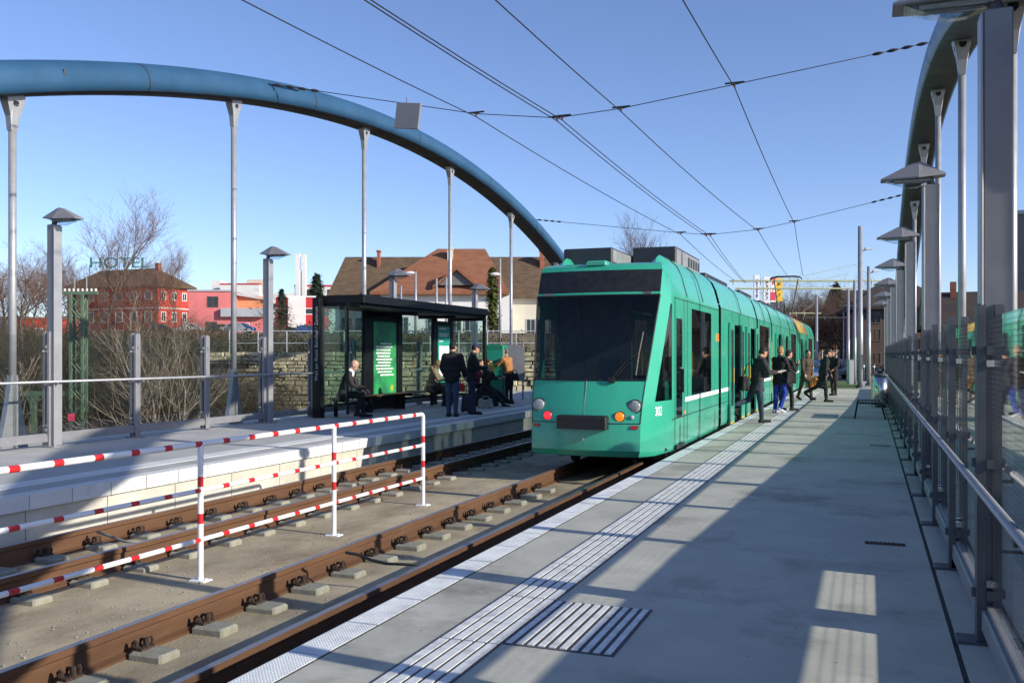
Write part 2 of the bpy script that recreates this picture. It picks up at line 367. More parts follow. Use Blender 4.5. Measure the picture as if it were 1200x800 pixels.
# ---------------------------------------------------------------- rails
def rail(x, lab):
    m = MB(); prof = [(-.062, -.42), (.062, -.42), (.062, -.402), (.016, -.385), (.014, -.275), (.034, -.262), (.034, -.226), (.026, -.219), (-.026, -.219), (-.034, -.226), (-.034, -.262), (-.014, -.275), (-.016, -.385), (-.062, -.402)]
    n = len(prof); vs = [(x + a, yy, b) for yy in (-8.5, 20, 62) for a, b in prof]
    for k in range(2):
        for i in range(n):
            j = (i + 1) % n; m.cur = 1 if i == 7 else 0
            m.add([vs[k * n + i], vs[(k + 1) * n + i], vs[(k + 1) * n + j], vs[k * n + j]], [(0, 1, 2, 3)])
    t = tag(m.build('rail', ['rust', 'rail_top']), lab, 'rail', 'rusty rails of the two tracks'); return t
rail(-3.60, 'rusty rail in the shade under the near platform edge, nearest the camera')
rail(-4.66, 'rusty brown rail running in under the left side of the parked green tram')
rail(-6.60, 'rusty rail of the empty track, the one beside the red and white barrier')
rail(-7.66, 'rusty rail of the empty track right against the far platform wall')
def make_block():
    t = thing('rail_block', '', 'rail block'); m = MB()
    m.bbox(-.35, -.075, -.10, .10, 0, .058, .016); m.build('concrete_pad', 'block', t); m = MB(); m.bbox(.075, .35, -.10, .10, 0, .058, .016); m.build('concrete_pad', 'block', t)
    for sx in (-1, 1):
        m = MB(); pts = []
        for k in range(17):
            a = k / 16 * 2 * math.pi * 2.2; pts.append((sx * (.085 + .035 * math.cos(a) + .02), -.075 + .15 * k / 16, .085 + .035 * math.sin(a)))
        m.tube(pts, .0105, 5); m.cyl((sx * .15, 0, .05), (sx * .15, 0, .135), .016, 6)
        m.obox((sx * .11, 0, .066), (.10, .13, .018)); m.build('rail_clip', 'clip', t)
    return t
blk = make_block(); used = False
for x, y0, y1, lab, grp in ((-4.66, 2.53, 13.6, 'low concrete rail block with rusty spring clip beside the rail that runs under the tram', 'rail blocks of the tram track'),
                       (-6.60, 3.9, 23, 'low concrete rail block with rusty clip under the rail beside the striped barrier', 'rail blocks along the barrier'),
                       (-7.66, 4.5, 23, 'low concrete rail block with rusty clip under the rail by the far platform wall', 'rail blocks along the far platform')):
    y = y0
    while y < y1:
        o = blk if not used else copy_tree(blk); used = True
        o.location = (x, y + random.uniform(-.012, .012), -.42 - random.uniform(0, .012)); o['label'] = lab; o['group'] = grp
        y += .62
# loose cables lying beside the rails
def cable(p, lab, mat='black'):
    m = MB(); m.smooth = True; m.tube(p, .014, 6); tag(m.build('cable', mat), lab, 'cable')
cable([P(405, 647, 8.0), P(418, 649, 8.05), P(436, 656, 8.0), P(452, 660, 7.95), P(490, 661.5, 7.85)], 'short dark cable lying from the rail towards the near platform')
cable([P(114, 623, 9.75), P(126, 627, 9.6), P(146, 634, 9.4), P(163, 635, 9.35)], 'pale stray cable end lying across the track by the far platform', 'block')
# ---------------------------------------------------------------- red and white barrier
bx = -5.58
t = thing('barrier', 'white tube barrier with red bands standing between the two tracks', 'barrier', (bx, 9.09, -.42))
BR = .026; ys = [2.37, 4.61, 6.85, 9.09, 11.33]; top = .80; rails_z = (.80, .385, -.055)
def tube_banded(m, a, b, bands, r, n=12):
    """round bar from a to b; bands = [(t0,t1)] along it painted red"""
    a = Vector(a); b = Vector(b); L = (b - a).length; d = (b - a) / L; cuts = [0.]
    for t0, t1 in bands: cuts += [max(0, t0), min(L, t1)]
    cuts.append(L); m.smooth = True
    for i in range(len(cuts) - 1):
        if cuts[i + 1] - cuts[i] < 1e-4: continue
        m.cur = i % 2; m.tube([a + d * cuts[i], a + d * cuts[i + 1]], r, n, cap=False)
for k, y in enumerate(ys):
    m = MB(); zt = top if k < 4 else top - .05
    tube_banded(m, (bx, y, -.41), (bx, y, zt), [(.50, .59), (.83, .92)], BR); m.smooth = False; m.cur = 0
    m.bbox(bx - .085, bx + .085, y - .06, y + .06, -.42, -.408, .004)
    for sx in (-.06, .06): m.cyl((bx + sx, y, -.408), (bx + sx, y, -.395), .011, 6)
    m.build('post', ['white_paint', 'red_paint'], t, world=True)
for i, z in enumerate(rails_z):
    m = MB(); y1 = 11.33 - (.05 if i == 0 else .026); bands = []; q = .24
    while q < y1 - 2.0: bands.append((q, q + .092)); q += .385
    tube_banded(m, (bx, 1.9, z), (bx, y1, z), bands, BR if i == 0 else BR * .82)
    if i == 0:
        m.cur = 0; m.tube([(bx, 11.28 + .05 * math.sin(a * math.pi / 12), .75 + .05 * math.cos(a * math.pi / 12)) for a in range(7)], BR, 12, cap=False)
    m.build('rail_bar', ['white_paint', 'red_paint'], t, world=True)
# ---------------------------------------------------------------- glass fences of the two platforms
STEP = 1.917
def fence(X, zb, sgn, k0, k1, label, rail_x, railz, hb):
    """sgn: +1 when the track lies on the +X side"""
    t = thing('glass_fence', label, 'fence', (X, 5.8 + STEP * k0, zb))
    for k in range(k0, k1 + 1):
        y = 5.8 + STEP * k; m = MB(); m.smooth = False
        for dx in (-.045, .045):
            c = []
            for a in range(7): u = math.pi * a / 6; c.append((X + dx - .023, y + .06 * math.cos(u), zb + 1.82 + .06 * math.sin(u)))
            m.prism([(X + dx - .023, y - .06, zb + .02), (X + dx - .023, y + .06, zb + .02)] + c, (.046, 0, 0))
        m.bbox(X - .17, X + .17, y - .09, y + .09, zb, zb + .022, .006)
        m.obox((X, y, zb + .05), (.10, .12, .08))
        for z in (.28, 1.0, 1.62):
            m.obox((X, y, zb + z), (.043, .16, .05)); m.obox((X + sgn * .075, y, zb + z), (.03, .03, .05))
        m.tube([(X + sgn * .05, y, railz - .05), (rail_x, y, railz - .05), (rail_x, y, railz)], .011, 6)
        m.build('post', 'steel_grey' if sgn > 0 else 'steel_dark', t, world=True)
        if k < k1:
            m = MB(); m.box(X - .006, X + .006, y + .06, y + STEP - .06, zb + .20, zb + 1.80); m.build('glass_panel', 'fence_glass', t, world=True)
            m = MB()
            for a in range(4):   # small brackets that clip the glass to the posts
                m.obox((X, y + (.08 if a < 2 else STEP - .08), zb + (1.55 if a % 2 else .35)), (.05, .05, .035))
            m.build('glass_clip', 'stainless', t, world=True)
            m = MB(); m.bbox(X - .045, X + .045, y + .052, y + STEP - .052, zb + .09, zb + .20, .01)
            m.box(X - .02, X + .02, y + .06, y + STEP - .06, zb + .2, zb + .225); m.build('bottom_beam', 'steel_grey', t, world=True)
    m = MB(); m.smooth = True; y0 = 5.8 + STEP * k0; y1 = 5.8 + STEP * k1
    m.tube([(rail_x, y0 - .3, railz), (rail_x, y1 + .1, railz)] + ([(rail_x - .02, y1 + .25, railz - .03), (rail_x - .03, y1 + .3, railz - .12)] if hb else []), .021, 12)
    m.build('handrail', 'steel_light', t, world=True)
    return t
fence(-12.42, .1, 1, 0, 13, 'low glass fence with grey posts and handrail along the back of the far platform', -12.22, 1.16, False)
fence(.625, 0., -1, -3, 16, 'glass fence with dark posts and steel handrail along the right edge of the near platform', .50, .95, True)
# added solid screen that shades the near platform; its slot makes sunlit patches
t = thing('shade_screen', 'added dark grey shade screen on the bridge edge just outside the right glass fence', 'shade screen', (1.12, 5, -.05))
m = MB(); xs = 1.10
def par(y0, y1, z0a, z0b, z1a, z1b):
    m.add([(xs, y0, z0a), (xs + .04, y0, z0a), (xs + .04, y1, z0b), (xs, y1, z0b), (xs, y0, z1a), (xs + .04, y0, z1a), (xs + .04, y1, z1b), (xs, y1, z1b)],
          [(0, 3, 2, 1), (4, 5, 6, 7), (0, 1, 5, 4), (1, 2, 6, 5), (2, 3, 7, 6), (3, 0, 4, 7)])
def topz(y): return .60 + .45 * (1 - min(1, max(0, (y - 6) / 34))) ** 1.6
for a, b in ((-8, 4.4), (7.15, 12), (12, 18), (18, 24), (24, 30), (30, 38), (38, 46)): par(a, b, -.05, -.05, topz(a), topz(b))
par(4.4, 7.15, -.05, -.05, .30, .30); par(4.4, 7.15, .58, .58, topz(4.4), topz(7.15)); par(5.77, 6.03, .30, .30, .58, .58)
m.build('shade_sheet', 'steel_dark', t, world=True)
# ---------------------------------------------------------------- arches
def zc(Y): return 8.25 - .35 * ((Y - 25.65) / 5.75) ** 2
def arch(X, dz, label, zdeck):
    t = thing('bridge_arch', label, 'arch', (X, 25.9, zdeck)); hw, hh = .40, .29
    sec = []
    for a in range(0, 15): u = math.pi * a / 14; sec.append((hw * math.cos(u), -.06 + (hh + .06) * math.sin(u) ** .85))
    sec += [(-hw * .96, -.18), (-hw * .82, -hh + .03), (-hw * .6, -hh), (hw * .6, -hh), (hw * .82, -hh + .03), (hw * .96, -.18)]
    n = len(sec); rings = []; Y = -2.6
    while Y <= 54.4:
        s = -.7 * (Y - 25.65) / 5.75 ** 2; L = math.hypot(1, s); nz, ny = 1 / L, -s / L
        rings.append([(X + a, Y + b * ny, zc(Y) + dz + b * nz) for a, b in sec]); Y += .5
    m = MB(); m.smooth = True; vs = [p for r in rings for p in r]
    for i in range(n):
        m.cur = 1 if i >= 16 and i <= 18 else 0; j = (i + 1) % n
        m.f += []; o = len(m.v)
        fs = []
        for k in range(len(rings) - 1): fs.append((k * n + i, k * n + j, (k + 1) * n + j, (k + 1) * n + i))
        for f in fs: m.f.append(f); m.m.append(m.cur); m.sm.append(True)
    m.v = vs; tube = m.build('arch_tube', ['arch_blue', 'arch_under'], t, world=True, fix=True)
    m = MB()
    for k in range(9):               # weld seams round the tube
        Y = 2.7 + 5.75 * k; ring = []
        for dy in (-.015, .015):
            y = Y + dy; q = -.7 * (y - 25.65) / 5.75 ** 2; L = math.hypot(1, q); ring.append([(X + a * 1.008, y - q / L * b, zc(y) + dz + b * 1.01 / L) for a, b in sec])
        m.loft(ring, cap=False)
    m.build('weld_seam', 'arch_under', t, world=True)
    # bolted joint sleeves and the little fittings on the tube
    for k in range(0, 10):
        Y = 5.75 * k; zt = zc(Y) + dz - hh + .02; zb = zdeck - .05
        if zt < zb + 1.2: continue
        m = MB(); m.smooth = True; m.tube([(X, Y, zb), (X, Y, zt - .5)], .062, 14); m.smooth = False
        # fork plate with its round hole, flared towards the arch
        outer = [(-.17, 0), (.17, 0), (.16, -.14), (.088, -.36), (.063, -.60), (-.063, -.60), (-.088, -.36), (-.16, -.14)]
        inner = [(.06 * math.cos(a), -.15 + .06 * math.sin(a)) for a in [R(q) for q in (135, 45, 10, -35, -60, -120, -145, 170)]]
        vs = []
        for sx in (-1, 1):
            for q in (outer, inner):
                for a, b in q: vs.append((X + sx * (.05 + (.05 if X < 0 else .10) * max(0, 1 + b / .45)), Y + a, zt + b))
        fs = []
        for i in range(8):
            j = (i + 1) % 8
            fs += [(i, j, 8 + j, 8 + i), (16 + i, 24 + i, 24 + j, 16 + j), (i, 16 + i, 16 + j, j), (8 + i, 8 + j, 24 + j, 24 + i)]
        m.add(vs, fs)
        if X > 0: m.cur = 1; m.cyl((X, Y - .164, zt - .12), (X, Y + .164, zt - .12), .058, 14); m.cur = 0
        # flared foot
        m.loft([[(X - .05, Y - .27, zb), (X + .05, Y - .27, zb), (X + .05, Y + .27, zb), (X - .05, Y + .27, zb)],
                [(X - .05, Y - .24, zb + .25), (X + .05, Y - .24, zb + .25), (X + .05, Y + .24, zb + .25), (X - .05, Y + .24, zb + .25)],
                [(X - .05, Y - .12, zb + .8), (X + .05, Y - .12, zb + .8), (X + .05, Y + .12, zb + .8), (X - .05, Y + .12, zb + .8)],
                [(X - .05, Y - .06, zb + 1.25), (X + .05, Y - .06, zb + 1.25), (X + .05, Y + .06, zb + 1.25), (X - .05, Y + .06, zb + 1.25)]])
        m.build('hanger', ['steel_light', 'black'], t, world=True, fix=True)
    return t
AL = arch(-13.15, 0, 'long blue steel arch with grey hangers behind the far platform, crossing the left sky', .06)
AR = arch(1.45, -.40, 'dark looking steel arch with grey hangers rising at the right edge of the picture', 0.)
# small fittings seen on the blue tube
m = MB(); Y = 12.2; m.obox((-12.78, Y, zc(Y) + .05), (.06, .05, .10)); m.build('fitting', 'steel_dark', AL, world=True)
m = MB(); Y = 18.6
m.tube([(-12.76, Y - .6, zc(Y - .6) + .12), (-12.72, Y, zc(Y) + .12), (-12.76, Y + .6, zc(Y + .6) + .10)], .018, 6); m.build('fitting', 'stainless', AL, world=True)
# ---------------------------------------------------------------- platform lamps
def make_lamp():
    t = thing('platform_lamp', '', 'lamp'); H = 3.6
    m = MB(); m.bbox(-.075, .075, -.075, .075, 0, H, .008); m.build('post', 'steel_grey', t)
    m = MB(); m.bbox(.075, .089, -.083, .083, .03, H - .02, .004); m.build('front_strip', 'steel_light', t)
    m = MB(); m.bbox(-.16, .16, -.14, .14, 0, .02, .006)
    for a in (-1, 1):
        for b in (-1, 1): m.cyl((a * .13, b * .11, .02), (a * .13, b * .11, .045), .012, 6)
    m.build('base_plate', 'steel_light', t)
    m = MB(); m.cyl((0, 0, H), (.03, 0, H + .1), .04, 10); m.build('neck', 'steel_dark', t)
    m = MB(); z = H + .085; b = [(-.14, -.10, z + .03), (.14, -.16, z + .0), (.54, -.10, z), (.54, .10, z), (.14, .16, z + .0), (-.14, .10, z + .03)]; a = [(.08, -.03, z + .17), (.14, -.035, z + .185), (.21, -.03, z + .17), (.21, .03, z + .17), (.14, .035, z + .185), (.08, .03, z + .17)]
    lo = [(p[0], p[1], p[2] - .014) for p in b]
    m.loft([lo, b, a]); m.build('hood', 'steel_grey', t, fix=True)
    m = MB(); lo2 = [(-.02, -.09, z - .012), (.48, -.09, z - .02), (.48, .09, z - .02), (-.02, .09, z - .012)]; tip = [(.15, -.03, z - .10), (.25, -.03, z - .105), (.25, .03, z - .105), (.15, .03, z - .10)]
    m.loft([tip, lo2]); m.build('lens', 'lamp_lens', t, fix=True)
    m = MB(); m.tube([(.02, -.05, z - .024), (.4, -.05, z - .024)], .02, 6); m.tube([(.02, .05, z - .024), (.4, .05, z - .024)], .02, 6); m.build('bulb', 'lamp_glass_grey', t)
    return t
lamp = make_lamp()
lab_l = ['leftmost square lamp post with peaked hood, in front of the bare trees', 'square lamp post with peaked hood on the far platform just left of the black shelter',
         'lamp with peaked hood rising behind the left half of the black shelter roof', 'lamp with peaked hood rising behind the right end of the black shelter roof']
lab_r = ['nearest tall grey lamp post at the right edge, its hood cut off at the top', 'grey lamp with peaked hood, second one along the right fence from the camera',
         'third peaked lamp along the right fence from the camera', 'fourth peaked lamp along the right fence from the camera', 'fifth peaked lamp along the right fence from the camera',
         'sixth peaked lamp along the right fence from the camera', 'farthest peaked lamp at the end of the right fence']
first = True
for k, lab in enumerate(lab_l):
    o = lamp if first else copy_tree(lamp); first = False
    o.location = (-12.37, 11.61 + 5.80 * k, .1); o['label'] = lab; o['group'] = 'lamps along the back of the far platform'
for k, lab in enumerate(lab_r):
    o = copy_tree(lamp); o.location = (.668, 5.86 + 5.75 * k, -.09); o.rotation_euler = (0, 0, math.pi); o['label'] = lab; o['group'] = 'lamps along the right fence'
# ---------------------------------------------------------------- things on the near platform
m = MB()
def drain(px, py, w, lab):
    d = 1.6 * FP / (py - HY); p = G(px, d, 0); t = thing('floor_drain', lab, 'drain', (p.x, p.y, 0), group='drains in the near platform')
    m = MB(); m.box(-w, w, -.055, .055, -.02, .004); m.build('frame', 'drain_rust', t)
    m = MB()
    for k in range(9): x = -w + .02 + (2 * w - .04) * k / 8; m.box(x - .008, x + .008, -.045, .045, .004, .009)
    m.build('grate', 'clip', t)
drain(1037, 637, .16, 'rusty rectangular drain in the near platform, closest to the camera')
drain(1031, 522, .17, 'rusty drain in the near platform, halfway to the bench')
# wire bench seen end on, the bin and the stop post beside it
t = thing('bench', 'thin black metal bench standing by the right fence in front of a steel bin', 'bench', (.03, 25.5, 0))
m = MB()
for y in (-.75, .75):
    m = MB(); m.tube([(-.36, y, 0), (-.29, y, .40)], .022, 8); m.tube([(.36, y, 0), (.25, y, .40)], .022, 8); m.tube([(-.29, y, .40), (.25, y, .39)], .022, 8)
    m.build('frame', 'black', t)
m = MB()
for k in range(8): x = -.31 + k * .08; m.tube([(x, -.95, .42), (x, .95, .42)], .015, 6)
m.build('seat', 'black', t)
t = thing('litter_bin', 'tall stainless steel litter bin by the right fence behind the black bench', 'bin', (.34, 30.5, 0))
m = MB(); m.smooth = True; m.tube([(0, 0, .06), (0, 0, .95)], .20, 20); m.build('body', 'stainless', t); m = MB(); m.tube([(0, 0, 0), (0, 0, .06)], .16, 16); m.build('foot', 'black', t)
m = MB(); m.tube([(0, 0, .95), (0, 0, 1.0), (0, 0, 1.02)], [.21, .21, .15], 20); m.build('lid', 'steel_dark', t)
t = thing('marker_post', 'slim pale yellow post standing beside the steel bin', 'post', (.10, 30.0, 0))
m = MB(); m.bbox(-.035, .035, -.03, .03, 0, .98, .005); m.build('shaft', 'arm_yellow', t)
m = MB(); m.bbox(-.05, .05, -.045, .045, .98, 1.02, .006); m.build('cap', 'steel_dark', t)

# grit, pebbles and scraps of litter on the track bed
m = MB(); random.seed(17)
for k in range(1500):
    x = random.choice((random.gauss(-5.3, .35), random.uniform(-8.2, -2.95), random.gauss(-6.75, .2))); x = min(-2.95, max(-8.3, x)); y = 2 + 14 * random.random() ** 1.3
    r = random.uniform(.004, .011) * (1.6 if random.random() < .06 else 1); q = [(x + r * math.cos(a + random.random()), y + r * math.sin(a + random.random()), -.419 + random.uniform(0, .004)) for a in (0, 1.57, 3.14, 4.71)]
    m.cur = 1 if random.random() < .03 else 0; m.add(q + [(x, y, -.418 + r * (1.1 if m.cur == 0 else .5))], [(0, 1, 4), (1, 2, 4), (2, 3, 4), (3, 0, 4)])
tag(m.build('grit', ['block', 'paper']), 'grit and small litter scattered over the track bed', None, None, 'stuff')
# ---------------------------------------------------------------- the green tram
XC = -4.13
tram = thing('tram', 'long green tram standing at the platform, number 302 on its cab, doors open', 'tram', (XC, 14.0, -.22))
def tb(mb, name, mat, parent=None, **k): return mb.build(name, mat, parent or tram, world=True, **k)
LV = [.02, .12, .54, .77, .86, 1.20, 2.20, 2.42, 2.55, 2.60, 2.97, 3.05, 3.10]
yf = [14.06, 13.965, 13.96, 14.02, 14.05, 14.17, 14.54, 14.62, 14.67, 14.69, 14.85, 14.90, 15.05]
wf = [.83, .87, .875, .885, .89, .915, 1.0, 1.02, 1.03, 1.03, 1.03, 1.01, .95]
sx = [1.12, 1.145, 1.15, 1.15, 1.15, 1.15, 1.15, 1.15, 1.15, 1.147, 1.05, .97, .82]
SY = [15.5, 16.05, 16.95, 19.2, 20.2]
def cab_pt(u, j):
    z = LV[j]; w = wf[j]; hi = max(0., (z - 2.6) / .56)
    if u <= 3:
        f = u / 3.; return (w * f, yf[j] + .12 * f * f * (1.0 if j > 1 else .8), z)
    if u == 4:
        t = max(0, min(1, (z - .86) / (2.42 - .86))); y = 14.45 + t * .67 + .36 * hi; x = 1.02 + .112 * t
        return (min(x, sx[j] - .01), y, z + (.02 if j == 11 else .035 if j == 12 else 0))
    if u == 5: return (sx[j] - .012, 15.2 + .4 * hi, z + (.06 if j == 11 else .125 if j == 12 else 0))
    y = SY[u - 6] + (.25 * hi if u == 6 else 0); return (sx[j], y, z + (.09 if j == 11 else .18 if j == 12 else 0))
NU = 6 + len(SY)
def cab_kind(u, j):               # face between u,u+1 and level j,j+1
    z0 = LV[j]
    if u < 3 and 1.19 < z0 < 2.54: return 'screen'
    if u < 3 and 2.59 < z0 < 2.9: return 'sign'
    if u == 4 and .85 < z0 < 2.41: return 'window'
    if u == 6 and .53 < z0 < 2.19: return 'window'
    if u == 8 and .85 < z0 < 2.41: return 'window'
    return 'body'
groups = {}
def gadd(key, pts):
    groups.setdefault(key, MB()).add(pts, [(0, 1, 2, 3)])
for s in (1, -1):
    for u in range(NU - 1):
        for j in range(len(LV) - 1):
            k = cab_kind(u, j); q = [cab_pt(u, j), cab_pt(u + 1, j), cab_pt(u + 1, j + 1), cab_pt(u, j + 1)]
            q = [Vector((XC + s * p[0], p[1], p[2])) for p in q]
            if s < 0: q.reverse()
            key = k if k in ('body', 'screen', 'sign') else 'window%d%d' % (u, s)
            gadd(key, q)
    for u in range(NU - 1):          # roof deck
        if s > 0:
            a, b = cab_pt(u, 12), cab_pt(u + 1, 12); ia, ib = (a[0] if u < 4 else a[0] - .13), (b[0] if u < 3 else b[0] - .13)
            for e in (1, -1): gadd('body', [(XC + e * a[0], a[1], a[2]), (XC + e * b[0], b[1], b[2]), (XC + e * ib, b[1], 3.10), (XC + e * ia, a[1], 3.10)])
            gadd('body', [(XC + ia, a[1], 3.10), (XC + ib, b[1], 3.10), (XC - ib, b[1], 3.10), (XC - ia, a[1], 3.10)])
g = groups.pop('body'); bm_o = tb(g, 'car_body', 'tram_green', fix=False)
def weld(o, smooth_angle=None):
    bm = bmesh.new(); bm.from_mesh(o.data); bmesh.ops.remove_doubles(bm, verts=bm.verts, dist=.0008)
    bmesh.ops.recalc_face_normals(bm, faces=bm.faces)
    if smooth_angle:
        for f in bm.faces: f.smooth = True
        for e in bm.edges: e.smooth = not (len(e.link_faces) == 2 and e.calc_face_angle(0) > smooth_angle)
    bm.to_mesh(o.data); bm.free()
weld(bm_o, R(24)); cab = bm_o
o = tb(groups.pop('screen'), 'windscreen', 'screen_glass', cab); weld(o, R(40))
o = tb(groups.pop('sign'), 'destination_display', 'black', cab); weld(o, R(40))
for k in list(groups):
    o = tb(groups[k], 'window', 'tram_glass', cab); weld(o)
# dark rubber frame round windscreen and display
m = MB()
def fr(u0, j0, u1, j1, s, r=.012):
    a, b = cab_pt(u0, j0), cab_pt(u1, j1); m.tube([(XC + s * a[0], a[1] - .004, a[2]), (XC + s * b[0], b[1] - .004, b[2])], r, 6)
for s in (1, -1):
    for u in range(3):
        for j in (5, 8): fr(u, j, u + 1, j, s, .016)
        fr(u, 2, u + 1, 2, s, .006)
    for j in range(5, 8): fr(3, j, 3, j + 1, s, .014)
    for j in range(2, 5): fr(3, j, 3, j + 1, s, .006)
m.tube([(XC, 13.957, .55), (XC, 14.05, .86), (XC, 14.165, 1.2)], .004, 4)
tb(m, 'screen_seal', 'black', cab)
# seams, cab door and stripe on the sides of the cab
m = MB()
for s in (1, -1):
    X = XC + s * 1.1505; e = s * .003
    for y in (15.4, 16.2, 16.5): m.box(X, X + e, y - .009, y + .009, .10, 2.55)
    for z in (2.53,): m.box(X, X + e, 15.4, 20.2, z - .006, z + .006)
    m.box(X, X + e, 15.2, 20.2, .532, .548)
    for y in (16.5, 18.2): m.tube([(XC + s * 1.152, y, 2.6), (XC + s * 1.052, y, 2.97), (XC + s * .975, y, 3.14), (XC + s * .83, y, 3.285)], .009, 4)
tb(m, 'body_seam', 'seam', cab)
X = XC + 1.1505
for x in (X, XC - 1.1505): m = MB(); m.box(x, x + (.003 if x > XC else -.003), 16.3, 20.18, .775, .855); tb(m, 'white_stripe', 'number_white', cab)
m = MB(); m.box(X, X + .02, 15.43, 16.17, .03, .10); m.box(X + .001, X + .03, 16.03, 16.05, .95, 1.35)
tb(m, 'door_sill', 'black', cab)
m = MB(); m.obox((X + .012, 20.02, 1.95), (.025, .07, .16)); m.obox((X + .004, 16.27, .60), (.01, .03, .05)); tb(m, 'side_indicator', 'lens_orange', cab)
# number 302 on the cab side below the triangular window
a, b = Vector(cab_pt(4, 3)), Vector(cab_pt(5, 3)); d = (b - a).normalized(); nrm = Vector((d.y, -d.x, 0))
mx = Matrix((( d.x, 0, nrm.x, XC + a.x + d.x * .14 + nrm.x * .004), (d.y, 0, nrm.y, a.y + d.y * .14 + nrm.y * .004), (0, 1, 0, .64), (0, 0, 0, 1)))
put_text('302', .20, 'number_white', mx, cab, 'fleet_number', .002, bold=.002)
# lamps and bumper on the face
def face_y(x, z):
    for j in range(len(LV) - 1):
        if LV[j] <= z <= LV[j + 1]: t = (z - LV[j]) / (LV[j + 1] - LV[j]); break
    w = wf[j] + t * (wf[j + 1] - wf[j]); y = yf[j] + t * (yf[j + 1] - yf[j]); f = abs(x) / w; return y + .12 * f * f
def lampdisc(x, z, r, mat, name, ring='black'):
    y = face_y(x, z); m = MB(); m.smooth = True; m.cur = 1; m.tube([(XC + x, y + .05, z), (XC + x, y - .018, z), (XC + x, y - .022, z)], [r * 1.16, r * 1.16, r * 1.04], 24)
    m.cur = 0; m.tube([(XC + x, y, z), (XC + x, y - .024, z), (XC + x, y - .034, z)], [r, r, r * .6], 24); tb(m, name, [mat, ring], cab)
for s in (1, -1):
    lampdisc(s * .775, .80, .095, 'lens_clear', 'headlight')
    m = MB(); m.obox((XC + s * .79, face_y(.79, .485) - .004, .485), (.11, .03, .05), Matrix.Rotation(R(s * 14), 3, 'Z')); tb(m, 'reflector', 'reflector_red', cab)
lampdisc(-.60, .64, .066, 'lens_red', 'tail_light'); lampdisc(.565, .645, .07, 'lens_orange', 'indicator_light')
lampdisc(.745, .635, .028, 'lamp_glass_grey', 'sensor', 'lamp_glass_grey')
m = MB(); m.bbox(XC - .40, XC + .40, 13.84, 14.02, .45, .66, .02); m.box(XC - .39, XC + .39, 13.835, 13.84, .59, .60); m.box(XC - .39, XC + .39, 13.835, 13.84, .51, .52); tb(m, 'coupler_cover', 'black', cab)
m = MB(); m.obox((XC, 13.95, .30), (.03, .02, .05)); tb(m, 'badge', 'lamp_glass_grey', cab)
def sp(x, z, o=.03): return (XC + x, face_y(x, z) - o, z)
m = MB(); m.tube([sp(.40, 1.23), sp(.62, 1.50, .05), sp(.78, 1.62, .05)], .013, 6); m.tube([sp(.44, 1.22), sp(.66, 1.48, .06)], .010, 6); m.tube([sp(.82, 1.95, .022), sp(.78, 1.6, .022), sp(.76, 1.27, .022)], .014, 5); m.obox(sp(.40, 1.2, .03), (.1, .06, .08)); tb(m, 'wiper', 'black', cab)
m = MB(); m.bbox(XC - .22, XC + .12, 14.88, 15.2, 3.06, 3.135, .02); tb(m, 'roof_lug', 'tram_roof_green', cab)
